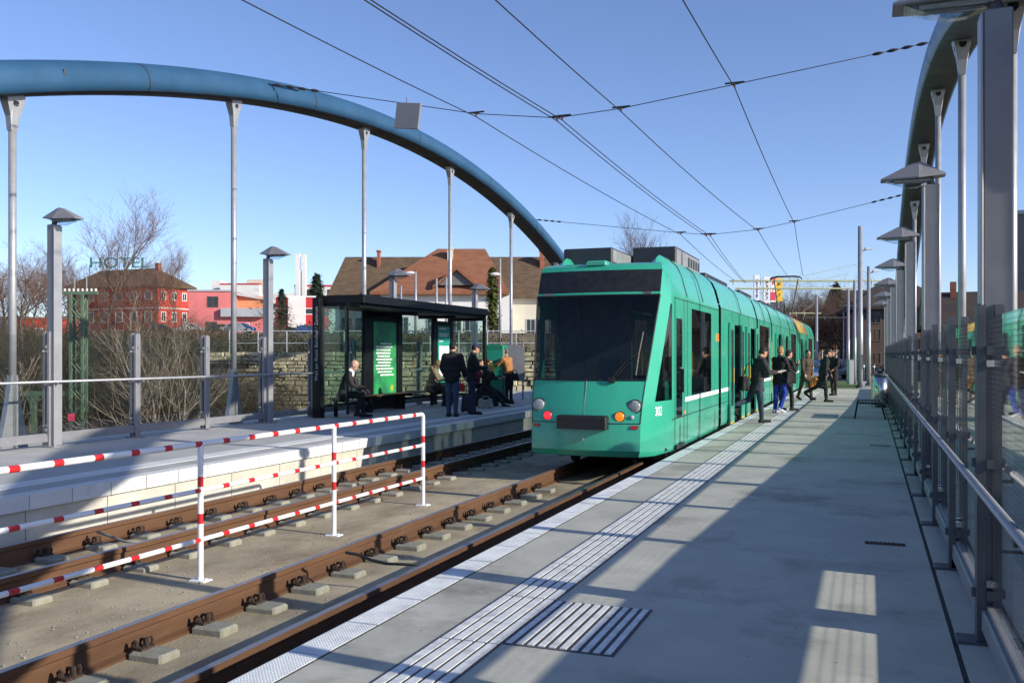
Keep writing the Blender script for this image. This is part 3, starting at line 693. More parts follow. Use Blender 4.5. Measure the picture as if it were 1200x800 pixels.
# --------------------- the other modules
PL = [(.05, 1.13), (.12, 1.147), (.54, 1.15), (.77, 1.15), (.86, 1.15), (2.30, 1.15), (2.45, 1.15), (2.60, 1.147), (2.97, 1.05), (3.14, .97), (3.28, .82)]
def module(y0, y1, segs, rear=False, yellow=False):
    mb = MB(); wins = []
    for s in (1, -1):
        ys = [y0]; kinds = []
        for a, b, k in segs:
            if a > ys[-1] + 1e-4: ys.append(a); kinds.append('p')
            ys.append(b); kinds.append(k)
        if y1 > ys[-1] + 1e-4: ys.append(y1); kinds.append('p')
        for i, k in enumerate(kinds):
            if s < 0 and k == 'd': k = 'w'
            wmb = MB()
            for j in range(len(PL) - 1):
                z0, xa = PL[j]; z1, xb = PL[j + 1]
                q = [(XC + s * xa, ys[i], z0), (XC + s * xa, ys[i + 1], z0), (XC + s * xb, ys[i + 1], z1), (XC + s * xb, ys[i], z1)]
                if k == 'w' and .85 < z0 < 2.44: wmb.add(q, [(0, 1, 2, 3)]); continue
                if k == 'd' and z0 < 2.29: continue
                mb.cur = 1 if (yellow and z0 > 2.59) else 0; mb.add(q, [(0, 1, 2, 3)])
            if k == 'w': wins.append(wmb)
    mb.cur = 2; mb.quad((XC - .82, y0, 3.28), (XC + .82, y0, 3.28), (XC + .82, y1, 3.28), (XC - .82, y1, 3.28)); mb.cur = 0
    for y in (y0, y1):
        mb.add([(XC + s * x, y, z) for s in (1,) for z, x in PL] + [(XC - x, y, z) for z, x in reversed(PL)], [tuple(range(2 * len(PL)))]) if (y == y1 and rear) else None
    b = tb(mb, 'car_body', ['tram_green', 'tram_yellow', 'roof_box'])
    for w in wins: tb(w, 'window', 'tram_glass', b)
    # seams and stripe
    m = MB()
    for s in (1, -1):
        X = XC + s * 1.1505; m.box(X, X + s * .003, y0, y1, 2.595, 2.605)
        for a, c, k in segs:
            for y in (a, c): m.box(X, X + s * .003, y - .009, y + .009, .08, 2.6)
        ym = (y0 + y1) / 2; m.tube([(XC + s * 1.152, ym, 2.6), (XC + s * 1.052, ym, 2.97), (XC + s * .975, ym, 3.14), (XC + s * .83, ym, 3.285)], .009, 4); m.box(X, X + s * .003, y0, segs[0][0] - .7, .532, .548); m.box(X, X + s * .003, ym - .008, ym + .008, .08, .86)
    tb(m, 'body_seam', 'seam', b)
    m = MB()
    for s in (1, -1):
        X = XC + s * 1.1508; prev = y0
        for a, c, k in [x for x in segs if x[2] == 'd'] + [(y1, y1, 'e')]:
            if a - prev > .2: m.box(X, X + s * .003, prev + .02, a - .03, .775, .855)
            prev = c + .03
    tb(m, 'white_stripe', 'number_white', b)
    for a, c, k in segs:
        if k != 'd': continue
        for ya, yb in ((a - .68, a + .02), (c - .02, c + .68)):      # plug door leaves slid open along the outside
            m = MB(); x0, x1 = XC + 1.165, XC + 1.205
            m.cur = 0; m.box(x0, x1, ya, ya + .13, .05, 2.32); m.box(x0, x1, yb - .13, yb, .05, 2.32); m.box(x0, x1, ya + .13, yb - .13, .05, .42); m.box(x0, x1, ya + .13, yb - .13, 2.16, 2.32)
            m.cur = 1; m.box(x0 + .01, x1 - .008, ya + .13, yb - .13, .42, 2.16)
            m.cur = 2; m.tube([(x1 + .03, (ya + yb) / 2, .95), (x1 + .03, (ya + yb) / 2, 1.3)], .012, 6); m.box(x0, x1 - .002, ya, yb, .015, .049)
            tb(m, 'door_leaf', ['tram_green', 'pane', 'yellow_pole'], b)
    return b
def dmod(y): return [(y + 1.75, y + 3.05, 'd'), (y + 4.9, y + 6.2, 'd')]
module(20.55, 27.4, [(22.3, 23.6, 'd'), (25.5, 26.8, 'd')])
module(27.75, 31.7, [(28.2, 31.2, 'w')])
module(32.05, 39.3, [(33.7, 35.0, 'd'), (36.8, 38.1, 'd')])
module(39.65, 43.4, [(40.1, 42.9, 'w')])
module(43.75, 50.8, [(45.4, 46.7, 'd'), (48.4, 49.7, 'd')], yellow=True)
module(51.15, 57.2, [(52.0, 55.5, 'w')], rear=True)
for y0, y1 in ((20.2, 20.55), (27.4, 27.75), (31.7, 32.05), (39.3, 39.65), (43.4, 43.75), (50.8, 51.15)):
    m = MB()
    for k in range(5):
        a = y0 + (y1 - y0) * k / 5; b = a + (y1 - y0) / 5; c = (a + b) / 2; sec = []
        def ring(y, i): return [(XC - 1.1 + i, y, .1), (XC + 1.1 - i, y, .1), (XC + 1.1 - i, y, 2.55), (XC + .98 - i, y, 2.95), (XC + .75 - i, y, 3.2), (XC - .75 + i, y, 3.2), (XC - .98 + i, y, 2.95), (XC - 1.1 + i, y, 2.55)]
        m.loft([ring(a, .05), ring(c, 0), ring(b, .05)], cap=False)
    tb(m, 'bellows', 'rubber')
# underframe, bogies, interior
m = MB(); m.box(XC - .95, XC + .95, 15.6, 57, -.16, .045); tb(m, 'underframe', 'black')
for yb in (16.2, 29.7, 41.5, 54.3):
    m = MB(); m.box(XC - .75, XC + .75, yb - 1.1, yb + 1.1, -.1, .0)
    for y in (yb - .9, yb + .9):
        for s in (-1, 1): m.tube([(XC + s * .48, y, .02), (XC + s * .56, y, .02)], .235, 20)
    tb(m, 'bogie', 'black')
m = MB(); m.box(XC - 1.1, XC + 1.1, 14.9, 56.9, .05, .10); tb(m, 'cabin_floor', 'interior_floor')
m = MB(); m.box(XC - 1.0, XC + 1.0, 15.3, 56.9, 2.62, 2.66); m.box(XC - .9, XC + .9, 14.75, 15.3, 2.56, 2.6)
for s in (-1, 1): m.box(XC + s * 1.08, XC + s * 1.11, 16.3, 20.1, .1, .84)
m.box(XC - 1.05, XC + .25, 16.1, 16.16, .1, 2.6); m.box(XC - .75, XC + .75, 14.6, 15.0, .1, 1.05); m.box(XC - .16, XC + .16, 15.45, 15.55, .5, 1.55)
tb(m, 'cabin_lining', 'interior')
m = MB()
for y in (17.2, 18.3, 19.4, 28.4, 29.4, 30.4, 40.6, 41.8):
    for x in (-.85, -.45, .5, .85):
        if x > 0 and y < 19: continue
        m.bbox(XC + x - .2, XC + x + .2, y, y + .42, .45, .55, .03); m.bbox(XC + x - .2, XC + x + .2, y + .38, y + .46, .5, 1.15, .03)
tb(m, 'passenger_seat', 'seat_cloth')
m = MB()
for y in (17.0, 18.6, 21.2, 22.95, 24.5, 26.15, 34.3, 37.5):
    for x in (-.45, .62): m.tube([(XC + x, y, .1), (XC + x, y, 2.62)], .018, 8)
tb(m, 'grab_pole', 'yellow_pole')
# equipment on the roof
m = MB(); m.cur = 0; m.bbox(XC - .95, XC - .06, 15.95, 17.6, 3.09, 3.47, .02); m.cur = 1; m.quad((XC - .055, 15.98, 3.22), (XC - .055, 17.58, 3.22), (XC - .055, 17.58, 3.44), (XC - .055, 15.98, 3.44)); tb(m, 'roof_unit', ['roof_box', 'roof_box_side'])
m = MB(); m.cur = 0; m.bbox(XC - .02, XC + .80, 17.3, 19.9, 3.09, 3.60, .02); m.cur = 1; m.quad((XC + .805, 17.33, 3.26), (XC + .805, 19.87, 3.26), (XC + .805, 19.87, 3.56), (XC + .805, 17.33, 3.56))
m.cur = 0
for k in range(5): m.box(XC + .804, XC + .812, 17.5 + .28 * k + 1.0, 17.66 + .28 * k + 1.0, 3.32, 3.5)
tb(m, 'roof_unit', ['roof_box', 'roof_box_side'])
m = MB(); m.bbox(XC - .35, XC + .1, 18.3, 19.6, 3.09, 3.52, .02); tb(m, 'roof_unit', 'roof_box')
for y0, y1 in ((22, 25.5), (28.3, 31), (34, 37.5), (45, 48.5)):
    m = MB(); m.bbox(XC - .6, XC + .6, y0, y1, 3.28, 3.5, .03); tb(m, 'roof_unit', 'roof_box')
# raised pantograph
m = MB(); y = 51.6; zb = 3.45; zt = 5.72
m.box(XC - .5, XC + .5, y - .5, y + .5, 3.28, zb)
for s in (-1, 1):
    m.tube([(XC + s * .28, y, zb), (XC + s * .62, y + .5, zt - .1)], .035, 6)
m.tube([(XC, y - .4, zb), (XC, y - .5, 4.2)], .05, 6); m.tube([(XC - .25, y, 4.15), (XC, y, 4.3), (XC + .25, y, 4.15)], .02, 5)
for yy in (y + .35, y + .65):
    m.tube([(XC - .82, yy, zt - .13), (XC - .72, yy, zt - .02), (XC - .45, yy, zt + .03), (XC + .45, yy, zt + .03), (XC + .72, yy, zt - .02), (XC + .82, yy, zt - .13)], .035, 6)
tb(m, 'pantograph', 'black')
# ---------------------------------------------------------------- shelter on the far platform
sx0, sx1, sy0, sy1, ZB = -12.12, -10.97, 19.2, 26.65, .1
sh = thing('tram_shelter', 'black framed glass shelter with flat roof and green posters on the far platform', 'shelter', (sx0, sy0, ZB))
def sb(m, name, mat, parent=None, **k): return m.build(name, mat, parent or sh, world=True, **k)
m = MB(); m.bbox(-12.26, sx1 + .02, sy0 - .05, sy1 + .1, 2.80, 2.99, .015); m.box(-12.2, sx1 - .12, sy0, sy1, 2.70, 2.80); sb(m, 'roof', 'shelter_black')
for y in (22.0, 24.4, 26.5): m = MB(); m.box(-12.15, sx1 + .0, y - .05, y + .05, 2.62, 2.70); sb(m, 'roof_rib', 'shelter_black')
m = MB(); m.bbox(-12.26, -12.05, 19.0, 19.22, ZB, 2.93, .01); py = sb(m, 'name_pylon', 'shelter_black')
mx = Matrix(((0, 0, 0, -12.12), (0, 0, -1, 18.857), (1, 0, 0, 1.05), (0, 0, 0, 1))); mx[0][1] = -1; mx = Matrix(((0, -1, 0, -12.10), (0, 0, -1, 18.996), (1, 0, 0, .62 + .35), (0, 0, 0, 1)))
put_text('Weil am Rhein Bahnhof / Zentrum', .125, 'lamp_glass_grey', mx, py, 'stop_name', .002, 'LEFT')
# black uprights and poster panels of the back wall
for a, b in ((21.15, 21.45), (22.98, 23.22), (25.25, 25.48), (26.42, 26.65)):
    m = MB(); m.bbox(sx0 - .05, sx0 + .05, a, b, ZB, 2.72, .006); sb(m, 'upright', 'shelter_black')
m = MB(); m.bbox(sx1 - .09, sx1, sy1 - .10, sy1, ZB, 2.80, .006); sb(m, 'upright', 'shelter_black')
m = MB(); m.box(sx0 - .04, sx0 + .03, 21.45, 22.98, ZB + .05, 2.72); sb(m, 'poster_case', 'shelter_black')
m = MB(); m.box(sx0 + .031, sx0 + .045, 21.62, 22.86, .56, 2.46); po = sb(m, 'green_poster', 'poster_green')
RX = Matrix(((0, 0, 1, 0), (1, 0, 0, 0), (0, 1, 0, 0), (0, 0, 0, 1)))
def wall_text(t, x, y, z, size, mat, parent, name='lettering', align='LEFT'):
    mx = Matrix.Translation((x, y, z)) @ RX; return put_text(t, size, mat, mx, parent, name, .001, align, bold=.002)
random.seed(3)
m = MB()
for r in range(11):          # the poster's block of white lettering, too small to read in the photo: broken dashes
    yy = 21.70 + random.random() * .12; end = 22.72 - random.random() * .25
    if r in (0, 10): yy += .25
    while yy < end:
        w = .03 + random.random() * .13; m.box(sx0 + .0455, sx0 + .048, yy, min(end, yy + w), 1.86 - r * .083, 1.86 - r * .083 + .042); yy += w + .022
sb(m, 'poster_lines', 'paper', po)
m = MB()
for k in range(9): a = R(40 * k); m.prism([(sx0 + .046, 22.62, .70), (sx0 + .046, 22.62 + .085 * math.cos(a), .70 + .085 * math.sin(a)), (sx0 + .046, 22.62 + .085 * math.cos(a + .35), .70 + .085 * math.sin(a + .35))], (.002, 0, 0))
sb(m, 'poster_sun', 'ad_yellow', po)
m = MB(); m.box(sx0 - .03, sx0 + .03, 25.48, 26.42, ZB + .3, 2.6); sb(m, 'timetable_case', 'shelter_black')
m = MB(); m.box(sx0 + .031, sx0 + .045, 25.53, 26.38, .75, 2.45); ti = sb(m, 'timetable_poster', 'poster_teal')
m = MB(); m.box(sx0 + .046, sx0 + .05, 25.60, 26.0, .95, 1.85); m.box(sx0 + .046, sx0 + .05, 26.04, 26.3, 1.35, 1.85); sb(m, 'timetable', 'paper', ti)
m = MB()
for z, a, b in ((2.36, 25.6, 26.1), (2.2, 25.6, 26.3), (2.14, 25.6, 26.2), (1.98, 25.6, 25.9)): m.box(sx0 + .046, sx0 + .049, a, b, z, z + .035)
sb(m, 'timetable_heading', 'paper', ti)
for a, b in ((19.12, 20.3), (20.34, 21.15), (23.22, 25.25)):
    m = MB(); m.box(sx0 - .006, sx0 + .006, a, b, ZB + .3, 2.70); sb(m, 'glass_panel', 'shelter_glass')
    m = MB(); m.box(sx0 - .02, sx0 + .02, a, b, ZB + .24, ZB + .30); m.box(sx0 - .02, sx0 + .02, b - .03, b + .03, ZB + .3, 2.7); sb(m, 'glazing_bar', 'shelter_black')
m = MB(); m.box(-12.03, -11.32, 19.0, 19.012, ZB + .25, 2.72); sb(m, 'glass_panel', 'shelter_glass')
m = MB(); m.box(-11.32, -11.28, 18.98, 19.03, ZB + .1, 2.80); sb(m, 'glazing_bar', 'shelter_black')
m = MB(); m.box(sx0 + .06, sx1 - .10, sy1 - .06, sy1 - .048, ZB + .3, 2.70); sb(m, 'glass_panel', 'shelter_glass')
m = MB(); m.box(sx0 + .06, sx1 - .10, sy1 - .07, sy1 - .04, ZB + .24, ZB + .30); sb(m, 'glazing_bar', 'shelter_black')
m = MB()
for k in range(3): m.bbox(sx0 + .12 + k * .105, sx0 + .215 + k * .105, 19.25, 25.2, .53, .56, .006)
be = sb(m, 'bench_seat', 'wood')
m = MB()
for y in (19.6, 21.3, 23.1, 24.9): m.box(sx0 + .05, sx0 + .42, y - .03, y + .03, .46, .529); m.box(sx0 + .1, sx0 + .18, y - .03, y + .03, ZB, .46)
sb(m, 'bench_bracket', 'shelter_black', be)
# ticket machine with the grey map board behind it
p = G(582, 29.6, .1); t = thing('ticket_machine', 'green ticket machine standing just past the far end of the black shelter', 'ticket machine', (p.x, p.y, .1), R(6))
m = MB(); m.bbox(-.30, .30, -.27, .27, .18, 1.80, .03); m.build('cabinet', 'machine_green', t)
m = MB(); m.bbox(-.26, .26, -.23, .23, 0, .18, .01); m.build('plinth', 'steel_dark', t)
m = MB(); m.bbox(.30, .312, -.22, .22, 1.15, 1.65, .004); m.build('screen', 'steel_light', t)
m = MB(); m.bbox(.30, .315, -.2, .05, .75, 1.1, .004); m.bbox(.30, .33, .08, .2, .8, 1.05, .004); m.build('coin_panel', 'stainless', t)
m = MB(); m.box(-.24, .24, -.276, -.272, 1.3, 1.62); m.build('side_notice', 'poster_teal', t)
p = G(600, 31.0, .1); t = thing('map_board', 'blue grey map board on two legs behind the ticket machine', 'board', (p.x, p.y, .1), R(14))
m = MB()
for x in (-.36, .36): m.cyl((x, 0, 0), (x, 0, 1.9), .03, 8)
m.build('leg', 'steel_grey', t)
m = MB(); c = [(.42 * math.cos(R(a)), 0, 1.66 + .16 * math.sin(R(a))) for a in range(0, 181, 15)]
m.prism([(-.42, -.035, .62), (.42, -.035, .62)] + [(q[0], -.035, q[2]) for q in c], (0, .03, 0)); m.build('panel', 'steel_grey', t, fix=True)

# ---------------------------------------------------------------- people
_ball = {}
def uvball(bm, c, r, rot=None, seg=16):
    """closed ellipsoid added to the builder"""
    r = (r, r, r) if not isinstance(r, (tuple, list)) else r
    if seg not in _ball: q = MB(); q.ball((0, 0, 0), 1, seg, max(7, seg * 2 // 3)); _ball[seg] = q
    q = _ball[seg]; c = Vector(c); vs = [Vector((v[0] * r[0], v[1] * r[1], v[2] * r[2])) for v in q.v]
    if rot is not None: vs = [rot @ v for v in vs]
    bm.add([v + c for v in vs], q.f)
def bone(bm, a, b, r0, r1, seg=14):
    a = Vector(a); b = Vector(b); uvball(bm, a, r0, seg=seg); uvball(bm, b, r1, seg=seg)
    if (b - a).length > 1e-5: bm.tube([a, b], [r0, r1], seg)
def remesh(bm, name, mat, parent, voxel=.014, smooth=3):
    bm0 = bm; me = bm0.mesh(name, []); b2 = bmesh.new(); b2.from_mesh(me); bmesh.ops.recalc_face_normals(b2, faces=b2.faces); b2.to_mesh(me); b2.free()
    o = bpy.data.objects.new(name, me); col.objects.link(o)
    r = o.modifiers.new('r', 'REMESH'); r.mode = 'VOXEL'; r.voxel_size = voxel; r.use_smooth_shade = True
    s = o.modifiers.new('s', 'SMOOTH'); s.iterations = smooth; s.factor = .5
    dg = bpy.context.evaluated_depsgraph_get(); dg.update()
    me2 = bpy.data.meshes.new_from_object(o.evaluated_get(dg)); bpy.data.objects.remove(o); bpy.data.meshes.remove(me)
    me2.name = name; me2.materials.clear(); me2.materials.append(M[mat])
    for p in me2.polygons: p.use_smooth = True
    o = bpy.data.objects.new(name, me2); col.objects.link(o); o.parent = parent; return o
def fold(o, amp, freq, seed):       # cloth creases
    me = o.data
    N = len(me.vertices); co = [0.] * (3 * N); no = [0.] * (3 * N); me.vertices.foreach_get('co', co); me.vertices.foreach_get('normal', no)
    for i in range(0, 3 * N, 3):
        n = amp * noise.noise((co[i] * freq + seed, co[i + 1] * freq, co[i + 2] * freq * .6)); co[i] += no[i] * n; co[i + 1] += no[i + 1] * n; co[i + 2] += no[i + 2] * n
    me.vertices.foreach_set('co', co); me.update()
def person(label, px, d, zf, face, H=1.75, lean=5, head=(0, 0), legs=((0, 0), (0, 0)), arms=((5, 10, 8), (5, 10, 8)), top='c_black', trousers='c_jeans', hair='hair_dark', hat=None,
           shoes='shoe', coat=0., seat=None, bald=False, skin='skin', hood=False, long_hair=False, collar=None, bulk=1., world=None, voxel=.013):
    """legs: (hip flex, knee flex) left/right; arms: (shoulder flex, elbow flex, abduction)"""
    s = H / 1.75; loc = world if world is not None else G(px, d, zf)
    t = thing('person', label, 'person', loc, face)
    ln = R(lean); up = Vector((0, math.sin(ln), math.cos(ln))); fw = Vector((0, math.cos(ln), -math.sin(ln)))
    def leg(side, hf, kf, pz):
        hip = Vector((side * .092, 0, pz - .02)); a = R(hf); b = R(hf - kf)
        kn = hip + Vector((side * .012, math.sin(a), -math.cos(a))) * .43; an = kn + Vector((side * .004, math.sin(b), -math.cos(b))) * .42
        fp = R(-8 if abs(hf - kf) < 14 else (hf - kf) * .75); toe = an + Vector((side * .025, math.cos(fp), math.sin(fp) if hf - kf < -14 else 0)) * .17 + Vector((0, 0, -.045))
        heel = an + Vector((0, -.045, -.045 if hf - kf > -14 else -.03)); return hip, kn, an, toe, heel
    pz = .93; L = [leg(-1, *legs[0], pz), leg(1, *legs[1], pz)]
    low = min(min(q.z for q in l[2:]) for l in L) - .035
    if seat is not None: dz = seat / s - (pz - .11)
    else: dz = -low
    V = lambda v: (Vector(v) + Vector((0, 0, dz))) * s
    pel = Vector((0, 0, pz)); bel = pel + up * .18; che = pel + up * .36; neck = pel + up * .53; 
    sh = [neck - up * .045 + Vector((sd * .185, 0, 0)) for sd in (-1, 1)]
    hy, hp = R(head[0]), R(head[1]); hrot = Matrix.Rotation(-hy, 3, 'Z') @ Matrix.Rotation(-hp, 3, 'X') @ Matrix.Rotation(-ln * .5, 3, 'X')
    nb = neck + up * .07; hc = nb + hrot @ Vector((0, .025, .115))
    HP = lambda x, y, z: hc + hrot @ Vector((x, y, z))
    A = []
    for i, sd in enumerate((-1, 1)):
        sf, ef, ab = arms[i]; a = R(sf); aa = R(ab)
        d1 = Vector((sd * math.sin(aa), math.sin(a) * math.cos(aa), -math.cos(a) * math.cos(aa))); el = sh[i] + d1 * .285
        a2 = R(sf + ef); inn = -sd * (.30 if ef > 45 else .04); d2 = Vector((inn, math.sin(a2), -math.cos(a2))).normalized(); wr = el + d2 * .245; A.append((sh[i], el, wr, d2))
    rs = lean and ln or 0; trot = Matrix.Rotation(-ln, 3, 'X')
    # --- body: one continuous skin surface with head, face and hands
    bm = MB(); B = lambda a, b, r0, r1: bone(bm, V(a), V(b), r0 * s, r1 * s); E = lambda c, r, rot=None: uvball(bm, V(c), tuple(x * s for x in r), rot)
    E(pel, (.15, .10, .12), trot); E(bel, (.135, .095, .15), trot); E(che, (.16, .105, .17), trot); B(sh[0], sh[1], .05, .05); B(neck - up * .03, nb + up * .05, .056, .054)
    for hip, kn, an, toe, heel in L: B(hip, kn, .078, .055); B(kn, an, .052, .036); B(heel, toe, .038, .03)
    for a, el, wr, d2 in A:
        B(a, el, .05, .038); B(el, wr, .037, .027)
        side = Vector((d2.z, 0, -d2.x)); side = Vector((1, 0, 0)) if abs(d2.x) < .6 else Vector((0, 0, 1)); side = (side - d2 * side.dot(d2)).normalized(); nrm = d2.cross(side)
        E(wr + d2 * .045, (.036, .022, .050), d2.to_track_quat('Z', 'Y').to_matrix())
        for k, (o, l) in enumerate(((-.027, .066), (-.009, .077), (.009, .072), (.027, .056))):
            b0 = wr + d2 * .08 + side * o; b1 = b0 + d2 * l * .5 + nrm * .006; b2 = b1 + d2 * l * .42 + nrm * .022; B(b0, b1, .0095, .009); B(b1, b2, .009, .008)
        q = wr + d2 * .02 - side * .03; B(q, q + d2 * .035 - side * .026 + nrm * .012, .011, .010); B(q + d2 * .035 - side * .026 + nrm * .012, q + d2 * .065 - side * .022 + nrm * .022, .010, .008)
    E(HP(0, -.012, .025), (.076, .094, .098), hrot); E(HP(0, .022, -.045), (.058, .068, .072), hrot); B(HP(-.02, .062, -.088), HP(.02, .062, -.088), .022, .022)
    B(HP(0, .086, .012), HP(0, .108, -.028), .010, .015); B(HP(-.035, .075, .03), HP(.035, .075, .03), .014, .014); B(HP(-.02, .084, -.058), HP(.02, .084, -.058), .010, .010)
    for sd in (-1, 1): E(HP(sd * .078, -.01, -.008), (.012, .022, .034), hrot); E(HP(sd * .045, .055, -.02), (.022, .02, .022), hrot)
    remesh(bm, 'body', skin, t, .009 * s if voxel < .014 else .011, 2)
    bm = MB()
    for sd in (-1, 1): uvball(bm, V(HP(sd * .030, .0845, .006)), .0095 * s, seg=8)
    remesh(bm, 'eyes', 'hair_dark', t, .004, 0)
    # --- clothing
    k = bulk; bm = MB()
    E(che + up * .0, (.188 * k, .135 * k, .19), trot); E(bel, (.172 * k, .13 * k, .17), trot); E(pel + up * .04, (.178 * k, .13 * k, .13), trot); B(sh[0], sh[1], .066 * k, .066 * k); B(neck - up * .05, neck + up * .035, .088, .072)
    for a, el, wr, d2 in A: B(a, el, .070 * k, .056 * k); B(el, wr - d2 * .012, .055 * k, .044 * k)
    if coat > 0:
        for tt in range(5): f = tt / 4; c = pel + Vector((0, (math.sin(R(legs[0][0])) + math.sin(R(legs[1][0]))) * .18 * f * coat, -f * coat)); E(c, (.175 + .015 * f, .132 + .045 * f, .095), None)
    if collar: pass
    if hood: E(neck - fw * .10 + up * .02, (.12, .08, .09), trot)
    o = remesh(bm, 'coat' if coat > .2 else 'jacket', top, t, voxel, 3); fold(o, .018, 9., px)
    bm = MB(); E(pel + up * .02, (.165, .118, .11), trot)
    for hip, kn, an, toe, heel in L: B(hip, kn, .096, .070); B(kn, an + (kn - an) * .02, .068, .054); B(an + (kn - an) * .02, an - (kn - an).normalized() * .02, .054, .058)
    o = remesh(bm, 'trousers', trousers, t, voxel, 3); fold(o, .016, 11., px + 5)
    for hip, kn, an, toe, heel in L:
        bm = MB(); B(heel, toe, .047, .041); B(toe - (toe - heel) * .3, toe + (toe - heel).normalized() * .03, .044, .036); B(heel, an + Vector((0, 0, .02)), .044, .044)
        zmin = min((V(heel)).z, (V(toe)).z) - .04 * s
        bm.v = [(v[0], v[1], max(v[2], zmin)) for v in bm.v]
        remesh(bm, 'shoe', shoes, t, voxel, 1)
    if hood:
        bm = MB(); E(HP(0, -.03, .02), (.105, .115, .128), hrot); E(HP(0, -.05, -.09), (.10, .085, .08), hrot); remesh(bm, 'hood', top, t, voxel, 2)
    elif hat:
        bm = MB(); E(HP(0, -.012, .055), (.088, .105, .075), hrot); E(HP(0, .10, .055), (.068, .062, .010), hrot); remesh(bm, 'cap', hat, t, .010, 1)
        bm = MB(); E(HP(0, -.04, .0), (.080, .072, .075), hrot); remesh(bm, 'hair', hair, t, .011, 1)
    elif not bald:
        bm = MB(); E(HP(0, -.028, .045), (.084, .096, .090), hrot); E(HP(0, -.05, -.01), (.080, .066, .075), hrot)
        if long_hair: E(HP(0, -.055, -.09), (.085, .06, .12), hrot)
        o = remesh(bm, 'hair', hair, t, .011, 1); fold(o, .012, 30., px)
    if collar:
        bm = MB(); E(neck + up * .035, (.085, .085, .05), trot); E(neck + fw * .08 - up * .05, (.07, .035, .09), trot); remesh(bm, 'scarf', collar, t, .012, 2)
    return t, [V(a[2] + a[3] * .1) for a in A], V, dict(neck=neck, up=up, fw=fw, pel=pel)
def held(t, name, label, cat, local, size, mat, rot=(0, 0, 0), group=None):
    """a thing carried in the hand or lying by a person; stays a thing of its own"""
    rz = Matrix.Rotation(t.rotation_euler.z, 3, 'Z'); w = Vector(t.location) + rz @ Vector(local); m = MB(); r = Euler(rot).to_matrix()
    m.obox((0, 0, 0), size, r); o = m.build(name, mat); o.location = w; o.rotation_euler = (0, 0, t.rotation_euler.z); return tag(o, label, cat, group)
def bag(name, label, cat, loc, rz, size, mat, strap=None, soft=True):
    t = thing(name, label, cat, loc, rz); bm = MB(); x, y, z = size
    for a in (-1, 1):
        for b in (-1, 1): bone(bm, (a * x * .36, b * y * .3, z * .16), (a * x * .30, b * y * .22, z * .84), min(x, y) * .24, min(x, y) * .2, 10)
    bm.obox((0, 0, z * .5), (x * .8, y * .72, z * .8))
    o = remesh(bm, 'body', mat, t, .014, 4); fold(o, .015, 12., loc[0])
    m = MB(); m.smooth = True
    pts = strap or [(-x * .25, 0, z * .9), (-x * .2, 0, z * 1.25), (x * .2, 0, z * 1.25), (x * .25, 0, z * .9)]
    m.tube(pts, .013, 6); m.build('strap', mat, t); return t
# near platform: facing angle 0 looks along +Y (away), +90deg looks to -X (towards the tram)
pA = person('man with papers in hand stepping down from the first open tram door', 887, 22.0, 0, R(-58), 1.76, 9, (-8, 24), ((-22, 50), (6, 2)), ((28, 62, 8), (22, 70, 8)), 'c_leather', 'c_jeans_dark', 'hair_dark', coat=.18, bulk=1.1)
t, hands, V, _ = pA
held(t, 'papers', 'white papers held by the man stepping off the tram', 'papers', (hands[0] + hands[1]) / 2 + Vector((0, .07, .02)), (.24, .17, .012), 'paper', (.25, 0, 0))
bag('shoulder_bag', 'dark shoulder bag hanging behind the man with the papers', 'bag', Vector(t.location) + Matrix.Rotation(t.rotation_euler.z, 3, 'Z') @ Vector((-.1, -.30, .72)), t.rotation_euler.z, (.34, .18, .40), 'c_black', strap=[(0, .02, .38), (.0, .08, .62), (.05, .16, .70)])
pB = person('fair haired man in black jacket and bright blue trousers walking along beside the tram', 913, 25.6, 0, R(-35), 1.78, 4, (-20, 4), ((-2, 2), (16, 44)), ((12, 30, 12), (18, 60, 10)), 'c_black', 'c_blue', 'hair_blond', shoes='shoe_white', coat=.12, bulk=1.1)
t, hands, V, _ = pB
bag('carrier_bag', 'black bag with a white band carried by the man in blue trousers', 'bag', Vector(t.location) + Matrix.Rotation(t.rotation_euler.z, 3, 'Z') @ Vector((.30, .10, .78)), t.rotation_euler.z + 1.2, (.34, .16, .38), 'c_black')
person('person in black hidden behind the man in blue trousers, raising a phone to one ear', 922, 26.6, 0, R(-50), 1.70, 3, (0, 10), ((-8, 6), (12, 10)), ((10, 30, 8), (22, 128, 12)), 'c_black', 'c_black', 'hair_dark', coat=.2, voxel=.016)
person('person in brown jacket striding along right beside the tram', 944, 32.6, 0, R(-140), 1.72, 9, (0, 8), ((16, 4), (-14, 14)), ((-8, 14, 8), (12, 16, 8)), 'c_brown', 'c_brown', 'hair_dark', coat=.2, bulk=1.12, voxel=.016)
t, hands, V, _ = person('person in long black coat walking with one foot lifted behind', 964, 31.6, 0, R(-78), 1.76, 12, (0, 14), ((-20, 42), (10, 6)), ((14, 16, 8), (-10, 16, 8)), 'c_black', 'c_black', 'hair_dark', coat=.42, bulk=1.15, voxel=.016)
bag('orange_bag', 'orange bag carried between the two people walking past the tram', 'bag', G(954, 32.1, .42), R(20), (.24, .16, .42), 'c_orange')
person('person with reddish hair and dark coat, standing farthest along the near platform', 977, 36.5, 0, R(150), 1.72, 2, (0, 5), ((4, 4), (-4, 4)), ((10, 50, 8), (12, 40, 8)), 'c_black', 'c_black', 'hair_brown', coat=.3, long_hair=True, voxel=.018)
person('dark haired passenger standing behind the first side window inside the tram', 0, 0, 0, R(70), 1.72, 6, (20, 12), ((2, 2), (-2, 2)), ((40, 70, 8), (30, 70, 8)), 'c_black', 'c_black', 'hair_dark', world=Vector((XC + .72, 17.75, .10)), voxel=.016)
